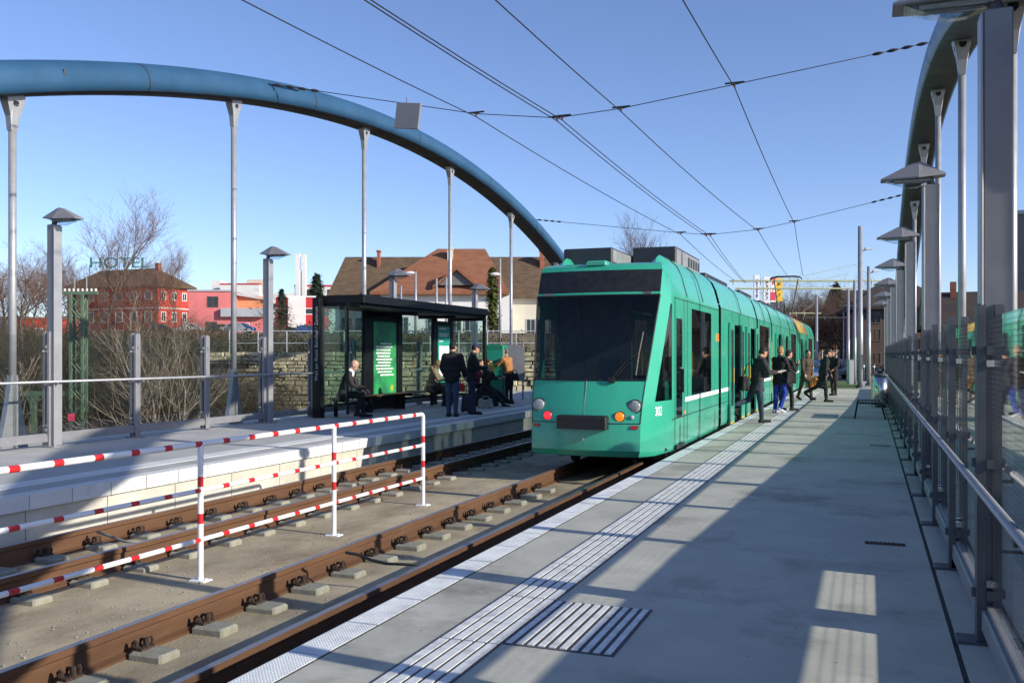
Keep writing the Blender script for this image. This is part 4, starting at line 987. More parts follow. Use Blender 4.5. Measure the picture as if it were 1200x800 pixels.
# far platform
FZ = .1
person('bald man in dark coat sitting at the left end of the shelter bench', 402, 22.15, FZ, R(-70), 1.76, 18, (0, 22), ((84, 80), (88, 98)), ((26, 34, 8), (22, 40, 10)), 'c_leather', 'c_black', bald=True, seat=.47, coat=.05, skin='skin_pale', collar='c_white')
person('person in hooded khaki jacket sitting on the bench between the two green posters', 505, 26.6, FZ, R(-75), 1.66, 14, (0, 26), ((86, 88), (84, 86)), ((30, 60, 8), (30, 60, 8)), 'c_khaki', 'c_black', hood=True, seat=.47, coat=.05, bulk=1.05)
t, hands, V, _ = person('stocky man in black jacket, cap and jeans standing with his back to the tracks', 530, 22.6, FZ, R(8), 1.76, 2, (14, 4), ((2, 2), (-2, 2)), ((8, 34, 16), (8, 34, 16)), 'c_black', 'c_jeans', hat='c_black', coat=.06, bulk=1.3, shoes='shoe')
t, hands, V, _ = person('man in dark leather jacket and navy cap standing sideways and looking right', 552, 23.4, FZ, R(-62), 1.74, 6, (-20, 14), ((2, 2), (4, 2)), ((14, 70, 8), (20, 74, 8)), 'c_leather', 'c_navy', hat='c_navy', coat=.05, bulk=1.05)
held(t, 'yellow_packet', 'yellow packet held by the man in the navy cap', 'packet', (hands[0] + hands[1]) / 2 + Vector((0, .07, .04)), (.20, .08, .17), 'c_yellow', (.3, .3, 0))
bag('suitcase', 'dark suitcase standing behind the legs of the man in the navy cap', 'suitcase', G(549, 23.9, FZ), R(-30), (.40, .24, .52), 'c_navy')
person('person in maroon jacket sitting on the bench half hidden behind the standing men', 557, 27.6, FZ, R(-70), 1.6, 10, (0, 14), ((86, 88), (84, 86)), ((34, 60, 8), (34, 60, 8)), 'c_maroon', 'c_black', seat=.50, hair='hair_dark', voxel=.016)
bag('black_bag', 'large black bag on the far platform that the woman in the grey scarf sits on', 'bag', G(570, 27.2, FZ), R(10), (.62, .5, .50), 'c_black')
person('woman with grey scarf sitting near the shelter end, legs stretched out', 569, 27.3, FZ, R(-92), 1.66, 8, (0, 8), ((66, 12), (62, 20)), ((34, 66, 8), (34, 60, 8)), 'c_black', 'c_black', 'hair_brown', collar='c_grey', seat=.46, coat=.05, long_hair=False)
bag('white_bag', 'small pale bag on the ground at the feet of the seated woman', 'bag', G(569, 26.2, FZ), R(40), (.42, .26, .26), 'c_grey')
bag('red_bag', 'small red and white bag beside the stocky man in jeans', 'bag', G(541, 24.2, .62), R(0), (.14, .12, .26), 'c_red')
person('person in tan jacket bending towards the green ticket machine', 597, 29.3, FZ, R(74), 1.66, 14, (0, 14), ((4, 2), (2, 4)), ((46, 50, 10), (30, 50, 8)), 'c_tan', 'c_black', 'hair_brown', bulk=1.05)
bag('handbag', 'black handbag hanging from the arm of the person in the tan jacket', 'bag', G(603, 29.0, .78), R(-10), (.30, .14, .26), 'c_black')

# ---------------------------------------------------------------- overhead line
ZS = lambda px, py, Y: None
def at_Y(px, py, Y):            # point of the plane Y = const seen at a surveyed photo position
    k = (px - 1018.0) / (FP / CS); z = CS * Y / (1 + SN * k); X = k * z; return Vector((X, Y, CAMZ + (HY - py) / FP * z))
def start_for(P0, q, Y=3.0):    # X of the wire at Y so that it runs towards photo point q
    a = Vector(proj(P0)); b = Vector(q); best = None
    for i in range(-400, 401):
        X = P0.x + i * .02; z = -X * SN + Y * CS
        if z < .4: continue
        p = Vector(proj((X, Y, P0.z))); c = abs((b - a).cross(p - a)) / max(1e-6, (p - a).length)
        if (p - a).dot(b - a) > 0 and (best is None or c < best[0]): best = (c, X)
    return Vector((best[1], Y, P0.z))
wires = [('A', (861, 103), (931, 262), (804, 0), 'overhead wire farthest right, crossing the sky steeply above the near platform'),
         ('B', (728, 131), (889, 271), (589, 0), 'overhead wire second from the right, running down to the middle of the tram'),
         ('C', (659, 141), (833, 277), (446, 0), 'upper one of the close pair of overhead wires'),
         ('C2', (653, 142), (828, 277), (439, 0), 'lower one of the close pair of overhead wires'),
         ('D', (558, 137), (798, 275), (298, 0), 'overhead wire farthest left, crossing the blue arch')]
S1, S2 = [], []
for nm, a, b, q, lab in wires:
    p1 = at_Y(*a, 20.); p2 = at_Y(*b, 36.4); p0 = start_for(p1, q); p3 = p2 + (p2 - p1) * 1.05; p3.z = p2.z - .55; p3.x = p2.x * .5 + (-4.13 if nm in 'AB' else -7.1) * .5
    S1.append(p1); S2.append(p2); m = MB(); m.smooth = True
    pts = []
    for u, v in ((p0, p1), (p1, p2), (p2, p3)):
        for k in range(10): f = k / 10; c = u.lerp(v, f); c.z -= .10 * 4 * f * (1 - f); pts.append(c)
    pts.append(p3); m.tube(pts, .0115, 5); tag(m.build('contact_wire', 'wire'), lab, 'wire', 'overhead tram wires')
def span(pts, ends, label):
    seq = [ends[0]] + sorted(pts, key=lambda p: p.x) + [ends[1]]
    t = thing('span_wire', label, 'wire', seq[0]); m = MB(); m.smooth = True
    up = [p + Vector((0, 0, .07)) if i not in (0, len(seq) - 1) else p for i, p in enumerate(seq)]
    m.tube(up, .010, 5); m.build('rope', 'wire', t, world=True)
    for p in seq[1:-1]:
        m = MB(); m.cur = 0; m.tube([p + Vector((-.20, 0, .105)), p + Vector((.20, 0, .105))], .02, 6); m.obox(p + Vector((0, 0, .09)), (.14, .05, .04)); m.cur = 1; m.tube([p + Vector((0, 0, .08)), p + Vector((0, 0, .0))], [.03, .018], 8); m.build('insulator', ['wire', 'insul'], t, world=True)
    for e, nx in ((seq[0], up[1]), (seq[-1], up[-2])):
        d = (nx - e).normalized(); m = MB()
        for k in range(4): m.tube([e + d * (.05 + .28 * k), e + d * (.13 + .28 * k), e + d * (.2 + .28 * k), e + d * (.27 + .28 * k)], [.012, .035, .035, .012], 6)
        m.build('turnbuckle', 'wire', t, world=True)
def arch_pt(X, Y, dz, dzz=.0): return Vector((X, Y, zc(Y) + dz + dzz))
span(S1, [arch_pt(-12.78, 18.1, 0, .12), arch_pt(1.15, 20.4, -.40, .24)], 'nearer cross wire strung between the two arches with insulators')
span(S2, [arch_pt(-12.78, 36.4, 0, .1), arch_pt(1.12, 35.2, -.40, .24)], 'farther cross wire strung low between the two arches')
m = MB(); p = at_Y(478, 136, 19.2); m.obox(p, (.60, .08, .58), Matrix.Rotation(R(7), 3, 'Y')); m.tube([p + Vector((-.02, 0, .28)), p + Vector((-.02, 0, .42))], .02, 6)
tag(m.build('sign_plate', 'steel_grey'), 'grey square plate hanging from the nearer cross wire in front of the blue arch', 'sign')
def mast(px, ytop, d, zb, label, arms=(), r=.10, lampx=None, lampy=None, grp='steel masts beyond the platform end', mat='steel_light', cab=False):
    b = G(px, d, zb); t = thing('overhead_mast', label, 'mast', b, TH, group=grp); H = CAMZ + (HY - ytop) / FP * d - zb
    m = MB(); m.smooth = True; m.tube([(0, 0, 0), (0, 0, H * .45), (0, 0, H * .452), (0, 0, H)], [r, r, r * .86, r * .8], 14); m.build('pole', mat, t)
    m = MB(); m.tube([(0, 0, 0), (0, 0, .12)], r * 1.7, 12); m.build('foot', 'steel_dark', t)
    if lampx:
        dx = (lampx - px) / FP * d; zz = CAMZ + (HY - lampy) / FP * d - zb
        m = MB(); m.tube([(0, 0, zz - .05), (dx * .6, 0, zz)], .03, 6); s = 1 if dx > 0 else -1
        m.loft([[(dx * .45, -.16, zz), (dx * 1.35, -.10, zz + .02), (dx * 1.35, .10, zz + .02), (dx * .45, .16, zz)], [(dx * .6, -.06, zz + .14), (dx, -.05, zz + .12), (dx, .05, zz + .12), (dx * .6, .06, zz + .14)]]); m.build('lamp_head', 'zinc', t, fix=True)
    for (xe, y, rr) in arms:
        dx = (xe - px) / FP * d; zz = CAMZ + (HY - y) / FP * d - zb
        m = MB(); m.tube([(-.35 if dx > 0 else .35, 0, zz), (dx, 0, zz)], rr, 8); m.tube([(0, 0, zz + .9), (dx * .55, 0, zz + .05)], .012, 5)
        for q in (.45, .75, .97): m.tube([(dx * q, 0, zz + .1), (dx * q, 0, zz - .22)], .035, 6)
        m.build('arm', 'arm_yellow', t)
    if cab:
        m = MB(); m.bbox(-.38, -.02 - r, -.2, .2, 0, 1.35, .02); m.build('switch_box', 'steel_light', t)
    return t
mast(1008, 265, 46.5, -.06, 'tallest steel mast with a lamp arm just beyond the platform end', (), .135, 1019, 293)
mast(1018, 312, 50, -.06, 'steel lamp mast right behind the tallest mast', (), .11, 1027, 319)
mast(1001.5, 328, 52, -.06, 'steel mast with a long yellowish arm and a grey box at its foot', ((855, 329, .055), (1046, 329, .05)), .095, cab=True)
mast(994, 338, 57, -.06, 'slimmer steel mast carrying the second yellowish arm over the tracks', ((862, 338, .055),), .095)
mast(957, 345, 75, -.4, 'steel mast with a small lamp seen above the end of the tram', ((925, 367, .045),), .12, 963, 349)
mast(988.5, 366, 82, -.4, 'thin distant mast in front of the bare trees beyond the tram', ((940, 372, .04), (1004, 358, .04)), .06)
# ---------------------------------------------------------------- stone wall on the far bank
def stone_wall():
    random.seed(11); m = MB(); d = 45.; z = -1.9; c = 0
    r0f = lambda z: (lambda px: (px - HX) / FP * d)(232 + 14 * sstep(-1.6, 1.0, z) + random.uniform(-3, 6))
    while z < 1.66:
        h = random.choice((.17, .22, .25, .31)); r = r0f(z); c += 1
        if z > .9 and random.random() < .3: r += 1.2
        while r < 1.9:
            l = random.uniform(.28, 1.0); dd = random.uniform(-.10, .06); g = random.uniform(.006, .018)
            pts = []
            for (a, b) in ((r + g, z + g), (r + l - g, z + g), (r + l - g, z + h - g), (r + g, z + h - g)): pts.append((a + random.uniform(-.025, .025), b + random.uniform(-.022, .022)))
            back = [W(a, d + .4, b) for a, b in pts]; mid = [W(a, d + dd + .05, b) for a, b in pts]
            cx = sum(p[0] for p in pts) / 4; cz = sum(p[1] for p in pts) / 4
            fr_ = [W(cx + (a - cx) * .86, d + dd - random.uniform(0, .03), cz + (b - cz) * .78) for a, b in pts]
            m.loft([back, mid, fr_]); r += l
        z += h
    t = thing('retaining_wall', 'old wall of pale rough stone blocks on the bank behind the far platform', 'wall', W(-8, d, -1.9)); m.build('stones', 'stone', t, world=True)
    m = MB(); a, b = W(-14.6, d + .12, -2.2), W(1.9, d + .12, -2.2); n = W(0, .3, 0) - W(0, 0, 0); m.prism([a, b, b + Vector((0, 0, 3.75)), a + Vector((0, 0, 3.75))], n); m.build('mortar_bed', 'mortar', t, world=True)
stone_wall()
# railing on top of the wall
t = thing('railing', 'pale steel railing along the top of the stone wall', 'railing', W(-6, 46.5, 1.4)); m = MB()
for z in (2.75, 2.15): m.tube([W(-14, 46.5, z), W(1.8, 46.5, z)], .025, 6)
m.build('rail_bar', 'zinc', t, world=True)
for k in range(12): r = -14 + k * 1.42; m = MB(); m.tube([W(r, 46.5, 1.3), W(r, 46.5, 2.76)], .028, 6); m.build('post', 'zinc', t, world=True)
# ---------------------------------------------------------------- lattice mast of the railway
b = G(92, 35, -5.2); t = thing('lattice_mast', 'green lattice railway mast with insulators on its crossbar among the bare trees', 'mast', b, TH)
m = MB(); H = CAMZ + (HY - 345) / FP * 35 + 5.2; a = .22
for x in (-a, a):
    for y in (-.16, .16): m.box(x - .045, x + .045, y - .045, y + .045, 0, H)
k = 0; z = 0.
while z < H - .5:
    for y in (-.16, .16):
        s = 1 if k % 2 else -1; m.tube([(-a * s, y, z), (a * s, y, z + .5)], .024, 4)
    for x in (-a, a): m.tube([(x, -.16, z), (x, .16, z + .5)], .02, 4)
    z += .5; k += 1
m.build('lattice', 'mast_green', t)
m = MB(); m.box(-.75, .72, -.07, .07, H, H + .12); m.build('crossbar', 'mast_green', t)
m = MB()
for k in range(9):
    x = -.68 + k * .165; m.tube([(x, 0, H + .12), (x, 0, H + .22)], .045, 8)
m.build('insulator', 'ceramic', t)
for x in (-.15, .3): m = MB(); m.tube([(x, 0, H + .2), (x, 0, H + .62), (x - .12, 0, H + .66)], .025, 5); m.build('horn', 'steel_light', t)
zz = CAMZ + (HY - 461) / FP * 35 + 5.2; m = MB(); m.box(-2.25, -.2, -.09, .09, zz - .09, zz + .09); m.box(-1.78, -1.58, -.08, .08, 0, zz); m.prism([(-1.95, -.06, zz - .09), (-1.41, -.06, zz - .09), (-1.6, -.06, zz - .4), (-1.76, -.06, zz - .4)], (0, .12, 0)); m.build('side_beam', 'mast_green', t)
# small railway signal by the mast
b = G(84, 34, -5); t = thing('railway_signal', 'thin post with a small red plate standing by the lattice mast', 'signal', b, TH); m = MB(); m.cyl((0, 0, 0), (0, 0, 4.6), .03, 6); m.build('post', 'steel_dark', t)
m = MB(); m.box(-.12, .12, -.04, -.02, 4.2, 4.45); m.build('plate', 'ad_red', t)
# ---------------------------------------------------------------- buildings
def house(name, label, px, d, zb, rot=0., cat='building'): return thing(name, label, cat, G(px, d, zb), TH + R(rot))
def win(t, face, u, z, w, h, frame='bld_white', pane='pane', at=0., wide=1.):
    """window on the front (y=at, facing -y) or the right side (x=at, facing +x)"""
    m = MB(); f = .07 * wide; n = MB()
    if face == 'f':
        for a in ((u, u + f, z, z + h), (u + w - f, u + w, z, z + h), (u + f, u + w - f, z, z + f), (u + f, u + w - f, z + h - f, z + h)): m.box(a[0], a[1], at - .06, at + .01, a[2], a[3])
        m.box(u + w / 2 - f / 3, u + w / 2 + f / 3, at - .045, at - .022, z + f, z + h - f); n.box(u + f, u + w - f, at - .02, at - .012, z + f, z + h - f)
    else:
        for a in ((u, u + f, z, z + h), (u + w - f, u + w, z, z + h), (u + f, u + w - f, z, z + f), (u + f, u + w - f, z + h - f, z + h)): m.box(at - .01, at + .06, a[0], a[1], a[2], a[3])
        m.box(at + .022, at + .045, u + w / 2 - f / 3, u + w / 2 + f / 3, z + f, z + h - f); n.box(at + .012, at + .02, u + f, u + w - f, z + f, z + h - f)
    fo = m.build('window', frame, t); n.build('pane', pane, fo)
def wall(t, mat, x0, x1, y0, y1, z0, z1, name='wall'): m = MB(); m.box(x0, x1, y0, y1, z0, z1); return m.build(name, mat, t)
def gable(t, mat, x0, x1, y0, y1, ze, zr, name='roof', hip0=0., hip1=0., th=.25):
    ym = (y0 + y1) / 2; m = MB()
    lo = [(x0, y0, ze - th), (x1, y0, ze - th), (x1, y1, ze - th), (x0, y1, ze - th)]; ed = [(x0, y0, ze), (x1, y0, ze), (x1, y1, ze), (x0, y1, ze)]
    a, b = (x0 + hip0, ym, zr), (x1 - hip1, ym, zr); vs = lo + ed + [a, b]
    m.add(vs, [(3, 2, 1, 0), (0, 1, 5, 4), (1, 2, 6, 5), (2, 3, 7, 6), (3, 0, 4, 7), (4, 5, 9, 8), (6, 7, 8, 9), (5, 6, 9), (7, 4, 8)]); return m.build(name, mat, t)
# hotel: root on its near corner, +x along the sunlit side, +y along the long front
t = house('hotel', 'red hotel with a brown hipped roof behind the bare trees on the left', 185, 190, 3.3, 65); Hh = 15.6 - 3.3
wall(t, 'hotel_red', 0, 8.9, 0, 26, 0, Hh)
m = MB(); m.box(-.03, 8.93, -.06, 26, 7.6, 7.9); m.box(-.06, -.031, 0, 26, 7.61, 7.89); m.build('cornice', 'bld_cream', t)
m = MB(); x0, x1, y0, y1 = -1, 9.9, -1, 27; ze, zr = Hh, Hh + 4.0
m.add([(x0, y0, ze), (x1, y0, ze), (x1, y1, ze), (x0, y1, ze), (4.4, 5.0, zr), (4.4, 21, zr), (x0, y0, ze - .3), (x1, y0, ze - .3), (x1, y1, ze - .3), (x0, y1, ze - .3)], [(0, 1, 4), (1, 2, 5, 4), (2, 3, 5), (3, 0, 4, 5), (6, 7, 1, 0), (7, 8, 2, 1), (8, 9, 3, 2), (9, 6, 0, 3), (9, 8, 7, 6)]); rf = m.build('roof', 'tile_brown', t)
m = MB(); m.box(4.0, 4.9, 4.0, 4.9, zr - 1.2, zr + 1.); m.build('chimney', 'brick', rf)
for z in (1.2, 4.9, 9.4):
    for u in (.8, 3.7, 6.6): win(t, 'f', u, z, 1.35, 2.1 if z < 9 else 1.7, 'bld_white', 'pane', 0, 2.2)
def winl(t, v, z, w, h, frame='bld_white'):     # window on the long left face (x = 0, facing -x)
    m = MB(); f = .14; n = MB()
    for a in ((v, v + f, z, z + h), (v + w - f, v + w, z, z + h), (v + f, v + w - f, z, z + f), (v + f, v + w - f, z + h - f, z + h)): m.box(-.07, .01, a[0], a[1], a[2], a[3])
    n.box(-.03, -.02, v + f, v + w - f, z + f, z + h - f); fo = m.build('window', frame, t); n.build('pane', 'pane', fo)
for z in (1.2, 4.9, 9.4):
    for k in range(6): winl(t, 1.6 + k * 4.1, z, 2.0, 2.2 if z < 9 else 1.8)
# green letters on the hotel roof, facing the front
c0 = P(104, 313.5, 186); dvec = (W(1, 0) - W(0, 0)).normalized()
me = text_mesh('HOTEL', 2.9, .12, 'LEFT'); nv = W(0, -1) - W(0, 0)
me.transform(Matrix(((dvec.x * 1.32, 0, nv.x, c0.x), (dvec.y * 1.32, 0, nv.y, c0.y), (0, 1, 0, c0.z), (0, 0, 0, 1)))); me.materials.clear(); me.materials.append(M['sign_teal'])
o = bpy.data.objects.new('roof_lettering', me); col.objects.link(o); tag(o, 'large green letters HOTEL standing on the roof of the red hotel', 'sign')
m = MB(); 
for k in range(6): p = c0 + dvec * (k * 2.55) + Vector((0, 0, -1.9)) + (W(0, .4) - W(0, 0)); m.tube([p, p + Vector((0, 0, 2.4))], .07, 5)
fo = m.build('letter_posts', 'steel_dark'); fo.parent = o
# low red annexe left of the hotel
t = house('annexe', 'low red building with a flat roof at the far left behind the trees', 15, 150, 3.2, 8); wall(t, 'hotel_red', 0, 7.5, 0, 8, 0, 4.0); m = MB(); m.box(-.2, 7.7, -.2, 8.2, 4.0, 4.25); m.build('roof', 'brick', t)
for u in (1, 3.3, 5.6): win(t, 'f', u, 1.2, 1.2, 1.4, 'bld_white', 'pane', 0, 1.6)
# pink building with orange bay and grey balcony
t = house('pink_house', 'pink flat roofed building with a grey balcony right of the red hotel', 221, 170, 3.2, 4)
wall(t, 'pink', 0, 8.2, 0, 9, 0, 9.8); wall(t, 'orange', 6.3, 12.2, 2.5, 9, 5.2, 9.2, 'orange_storey'); wall(t, 'pink', 8.2, 13.5, .3, 9, 0, 5.2, 'lower_wall')
m = MB(); m.box(5.9, 13.6, -.9, .29, 5.2, 6.75); m.build('balcony', 'zinc', t)
m = MB(); m.box(-.2, 8.3, -.2, 9.2, 9.8, 10.1); m.loft([[(8.3, 1.2, 9.2), (13.3, 2.4, 8.4), (13.3, 9, 8.4), (8.3, 9, 9.2)], [(8.3, 1.2, 9.6), (13.3, 2.4, 8.7), (13.3, 9, 8.7), (8.3, 9, 9.6)]]); m.build('roof', 'zinc', t)
win(t, 'f', 3.3, 6.9, 2.0, 2.0, 'bld_brown', 'pane', 0, 1.4); win(t, 'f', 3.0, 2.7, 2.1, 1.6, 'bld_brown', 'pane', 0, 1.4); win(t, 'f', 9.0, 2.5, 1.8, 1.6, 'bld_white', 'pane', .3, 1.6); win(t, 'f', 7.2, .6, 1.2, 2.4, 'bld_brown', 'pane', 0, 1.4)
# white factory behind, its roof boxes
t = house('white_factory', 'long white flat building behind the pink house', 240, 215, 3.4, 0)
wall(t, 'bld_white', 0, 27, 0, 12, 0, 12.2); wall(t, 'bld_white', 1.2, 3.2, 1, 6, 12.2, 15.2, 'stair_tower'); wall(t, 'bld_cream', 9.3, 13.6, 1, 6, 12.2, 15.4, 'lift_tower'); wall(t, 'bld_white', 4.1, 13.0, -2, -.02, 10.2, 14.0, 'front_block')
m = MB(); m.box(4.0, 13.1, -2.1, -.01, 14.0, 14.3); m.build('roof', 'bld_red', t)
for k in range(5): win(t, 'f', 14.5 + k * 2.4, 8.6, 1.8, 1.2, 'bld_brown', 'pane', 0, 1.4)
# red and white building
t = house('striped_building', 'red and white striped building just left of the black shelter', 323, 180, 3.3, 3)
for z0, z1, mat in ((0, 1.8, 'bld_red'), (1.8, 3.2, 'pane'), (3.2, 6.0, 'bld_red'), (6.0, 7.1, 'pane'), (7.1, 9.2, 'bld_red')): wall(t, mat, 0, 8.6, 0, 10, z0, z1, 'red_band' if mat == 'bld_red' else 'window_band')
wall(t, 'bld_white', 2.4, 5.7, -.3, -.01, 3.4, 9.2, 'white_panel'); wall(t, 'black', 2.2, 5.9, -1.2, -.01, 0, 3.4, 'dark_entrance'); m = MB(); m.box(-.2, 8.8, -.2, 10.2, 9.2, 9.5); m.build('roof', 'bld_white', t)
m = MB()
for z in (1.8, 3.2, 6.0, 7.1): m.box(-.02, 8.62, -.03, -.011, z - .08, z + .08)
m.build('trim', 'bld_white', t)
t = house('white_chimney', 'twin white factory chimney above the striped building', 346, 200, 3.5, 0); wall(t, 'bld_white', 0, .9, 0, .9, 0, 19.5, 'left_shaft'); wall(t, 'bld_white', 1.4, 2.2, 0, .9, 0, 19.3, 'right_shaft'); wall(t, 'bld_white', .9, 1.4, .2, .7, 0, 16, 'web'); wall(t, 'bld_white', -.4, 11, 1.2, 6, 0, 12.6, 'base_house')
m = MB(); m.box(-.5, 11.1, 1.1, 6.1, 12.6, 12.95); m.build('roof', 'bld_red', t)
for k in range(3): win(t, 'f', 2.2 + 2.2 * k, 10.6, 1.2, 1.4, 'bld_brown', 'pane', 1.2, 1.5)
# brown roofed house behind the shelter
d0 = 96.; t = house('brown_house', 'long house with brown tiled roof and red hipped cross wing behind the black shelter', 384, d0, 2.0, 0)
U = lambda px, d=d0: (px - 384) / FP * d; ZZ = lambda py, d: CAMZ + (HY - py) / FP * d - 2.0
wall(t, 'bld_cream', .4, U(690), 2, 11, 0, ZZ(346, d0 + 2))
rf = gable(t, 'tile_brown', -.3, U(700), 1.2, 12.2, ZZ(346, d0 + 1.2), ZZ(301, d0 + 6.7), 'roof', .9, .5)
wall(t, 'bld_white', U(451), U(598), -3.4, 2, 0, ZZ(344, d0 - 3), 'wing_wall')
m = MB(); ze = ZZ(342, d0 - 4.2); zr = ZZ(291.5, d0 + 3); x0, x1 = U(443, d0 - 4), U(606, d0 - 4); xa, xb = U(506, d0 + 3), U(562, d0 + 3)
m.add([(x0, -4.2, ze), (x1, -4.2, ze), (x1, 9, ze), (x0, 9, ze), (xa, 3, zr), (xb, 3, zr), (x0, -4.2, ze - .25), (x1, -4.2, ze - .25), (x1, 9, ze - .25), (x0, 9, ze - .25)], [(0, 1, 5, 4), (1, 2, 5), (2, 3, 4, 5), (3, 0, 4), (6, 7, 1, 0), (7, 8, 2, 1), (8, 9, 3, 2), (9, 6, 0, 3), (9, 8, 7, 6)]); wr = m.build('wing_roof', 'tile_red', t)
def chim(px0, px1, y0, y1, d, mat, par): m = MB(); m.box(U(px0, d), U(px1, d), d - d0, d - d0 + .9, ZZ(y1, d), ZZ(y0, d)); m.box(U(px0, d) - .08, U(px1, d) + .08, d - d0 - .08, d - d0 + .98, ZZ(y0, d), ZZ(y0, d) + .18); m.build('chimney', mat, par)
chim(522, 528, 292, 306, d0 + 1, 'bld_cream', wr); chim(622, 627, 294, 316, d0 + 5, 'brick', rf); chim(431, 434, 295, 316, d0 + 5, 'brick', rf)
gd = d0 - 3.9; m = MB(); m.prism([(U(523, gd), gd - d0, ZZ(334, gd)), (U(566, gd), gd - d0, ZZ(334, gd)), (U(544, gd), gd - d0, ZZ(317, gd))], (0, 4, 0)); m.build('gable', 'bld_grey', t)
gd -= .35; m = MB()
for a, b in ((517, 545), (545, 571)):
    y0_, y1_ = (338, 316) if a < 530 else (316, 338); q = [(U(a, gd), gd - d0, ZZ(y0_, gd)), (U(b, gd), gd - d0, ZZ(y1_, gd))]; q += [(q[1][0], q[1][1], q[1][2] + .28), (q[0][0], q[0][1], q[0][2] + .28)]; m.prism(q, (0, 4.4, 0))
m.build('gable_roof', 'tile_red', t)
gd = d0 - 1.; m = MB(); m.prism([(U(484, gd), gd - d0, ZZ(333, gd)), (U(497, gd), gd - d0, ZZ(333, gd)), (U(497, gd), gd - d0, ZZ(323, gd)), (U(490, gd), gd - d0, ZZ(316, gd)), (U(484, gd), gd - d0, ZZ(323, gd))], (0, 3, 0)); dm = m.build('dormer', 'tile_red', t)
for px in (460, 474, 508, 536, 552, 580): win(t, 'f', U(px, d0 - 3.4), 1.6, 1.1, 1.7, 'zinc', 'pane', -3.4, 1.3)
for px in (612, 624, 640, 655): win(t, 'f', U(px, d0 + 2), 1.5, 1.0, 1.8, 'zinc', 'pane', 2, 1.3)
for px in (396, 412, 428): win(t, 'f', U(px, d0 + 2), 1.8, 1.0, 1.6, 'bld_brown', 'pane', 2, 1.3)
# dark apartment block behind the masts, and its neighbours on the right
t = house('apartment_block', 'dark brown apartment block with a dark hipped roof behind the masts and right lamps', 1006, 92, -.4, -14)
wall(t, 'bld_brown', 0, 9, 0, 16, 0, 6.6); wall(t, 'bld_maroon', -.12, -.01, 0, 16, 0, 6.5, 'side_wall'); gable(t, 'tile_dark', -.6, 9.6, -.6, 16.6, 6.6, 9.3, 'roof', 3.2, 3.2)
for z in (1.0, 3.3, 5.0):
    for u in (1.0, 2.9, 4.8, 6.7): win(t, 'f', u, z, 1.1, 1.2, 'bld_grey', 'pane_warm' if z < 3.4 else 'pane', 0, 1.2)
t = house('dark_house', 'house with a dark red brown roof seen between the right hangers', 1086, 66, -.4, -22)
wall(t, 'bld_brown', 0, 7, 0, 9, 0, 4.0); gable(t, 'tile_dark', -.5, 7.5, -.8, 9.8, 4.0, 6.6, 'roof', .3, .3)
for k in range(3): win(t, 'f', .7 + 2.2 * k, 2.2, 1.2, 1.3, 'bld_white', 'pane', 0, 1.4)
m = MB(); m.box(1.7, 2.1, 3.6, 4.2, 6, 7.3); m.build('chimney', 'brick', t)
t = house('grey_block', 'plain tall grey building at the right edge of the picture', 1187, 74, -.4, -29); wall(t, 'bld_grey', 0, 16, 0, 12, 0, 13); m = MB(); m.box(-.15, 16.15, -.15, 12.15, 13, 13.3); m.build('roof', 'zinc', t)
for z in (2, 5, 8): 
    for u in (2., 5.4, 8.8): win(t, 'f', u, z, 1.6, 1.6, 'bld_white', 'pane', 0, 1.2)
t = house('far_house', 'pale house with a yellow strip behind the conifer beyond the masts', 985, 150, -.4, 0); wall(t, 'bld_grey', 0, 6, 0, 8, 0, 8.6); wall(t, 'ad_yellow', 2.4, 3.4, -.1, -.01, 5, 8, 'yellow_strip'); gable(t, 'tile_dark', -.4, 6.4, -.4, 8.4, 8.6, 12.5)
for u in (.7, 4.2): win(t, 'f', u, 5.2, 1.2, 1.5, 'bld_white', 'pane', 0, 1.4)
t = house('row_house', 'low row of dark shop fronts below the bare trees at the end of the street', 925, 118, -.4, 0); wall(t, 'bld_brown', 0, 9.5, 0, 8, 0, 3.2); gable(t, 'tile_dark', -.4, 9.9, -.4, 8.4, 3.2, 5.4)
for k in range(5): win(t, 'f', .5 + 1.8 * k, .5, 1.2, 2, 'bld_white', 'pane', 0, 1.2)
t = house('shop_house', 'low brick house below the advertising boards behind the tram roof', 896, 112, -.4, 0); wall(t, 'brick', 0, 4.2, 0, 6, 0, 5.6); gable(t, 'tile_red', -.4, 4.6, -.4, 6.4, 5.6, 7.0)
for u in (.6, 2.4): win(t, 'f', u, 3.2, 1.1, 1.3, 'bld_white', 'pane', 0, 1.2)
# tall advertising boards above the tram roof
def pylon(px, w, yt, yb, d, lab, bands, marks=None):
    b = G(px, d, -.4); t = thing('advertising_pylon', lab, 'sign', b, TH, group='advertising boards behind the tram'); Zp = lambda y: CAMZ + (HY - y) / FP * d + .4; wd = w / FP * d
    m = MB(); m.box(.1, .25, .1, .25, 0, Zp(yb)); m.box(wd - .25, wd - .1, .1, .25, 0, Zp(yb)); m.build('leg', 'steel_dark', t)
    for y0, y1, mat in bands: m = MB(); m.box(0, wd, 0, .35, Zp(y1), Zp(y0)); m.build('panel', mat, t)
    if marks:
        m = MB()
        for k in range(marks[0]): z = Zp(yt) - .5 - k * (Zp(yt) - Zp(yb) - .8) / marks[0]; a = (k * 37 % 5) * .05; m.box(wd * (.28 + a), wd * (.72 - a * .4), -.012, -.001, z - .26, z); m.box(wd * .28, wd * .42, -.012, -.001, z - .42, z - .27)
        m.build('marking', marks[1], t)
pylon(884, 6, 322, 352, 105, 'narrow white advertising board with blue marks, leftmost behind the tram roof', [(322, 352, 'ad_white')], (6, 'ad_blue'))
pylon(895, 7.5, 324, 355, 105, 'white advertising board with grey marks in the middle behind the tram roof', [(324, 355, 'ad_white')], (5, 'bld_grey'))
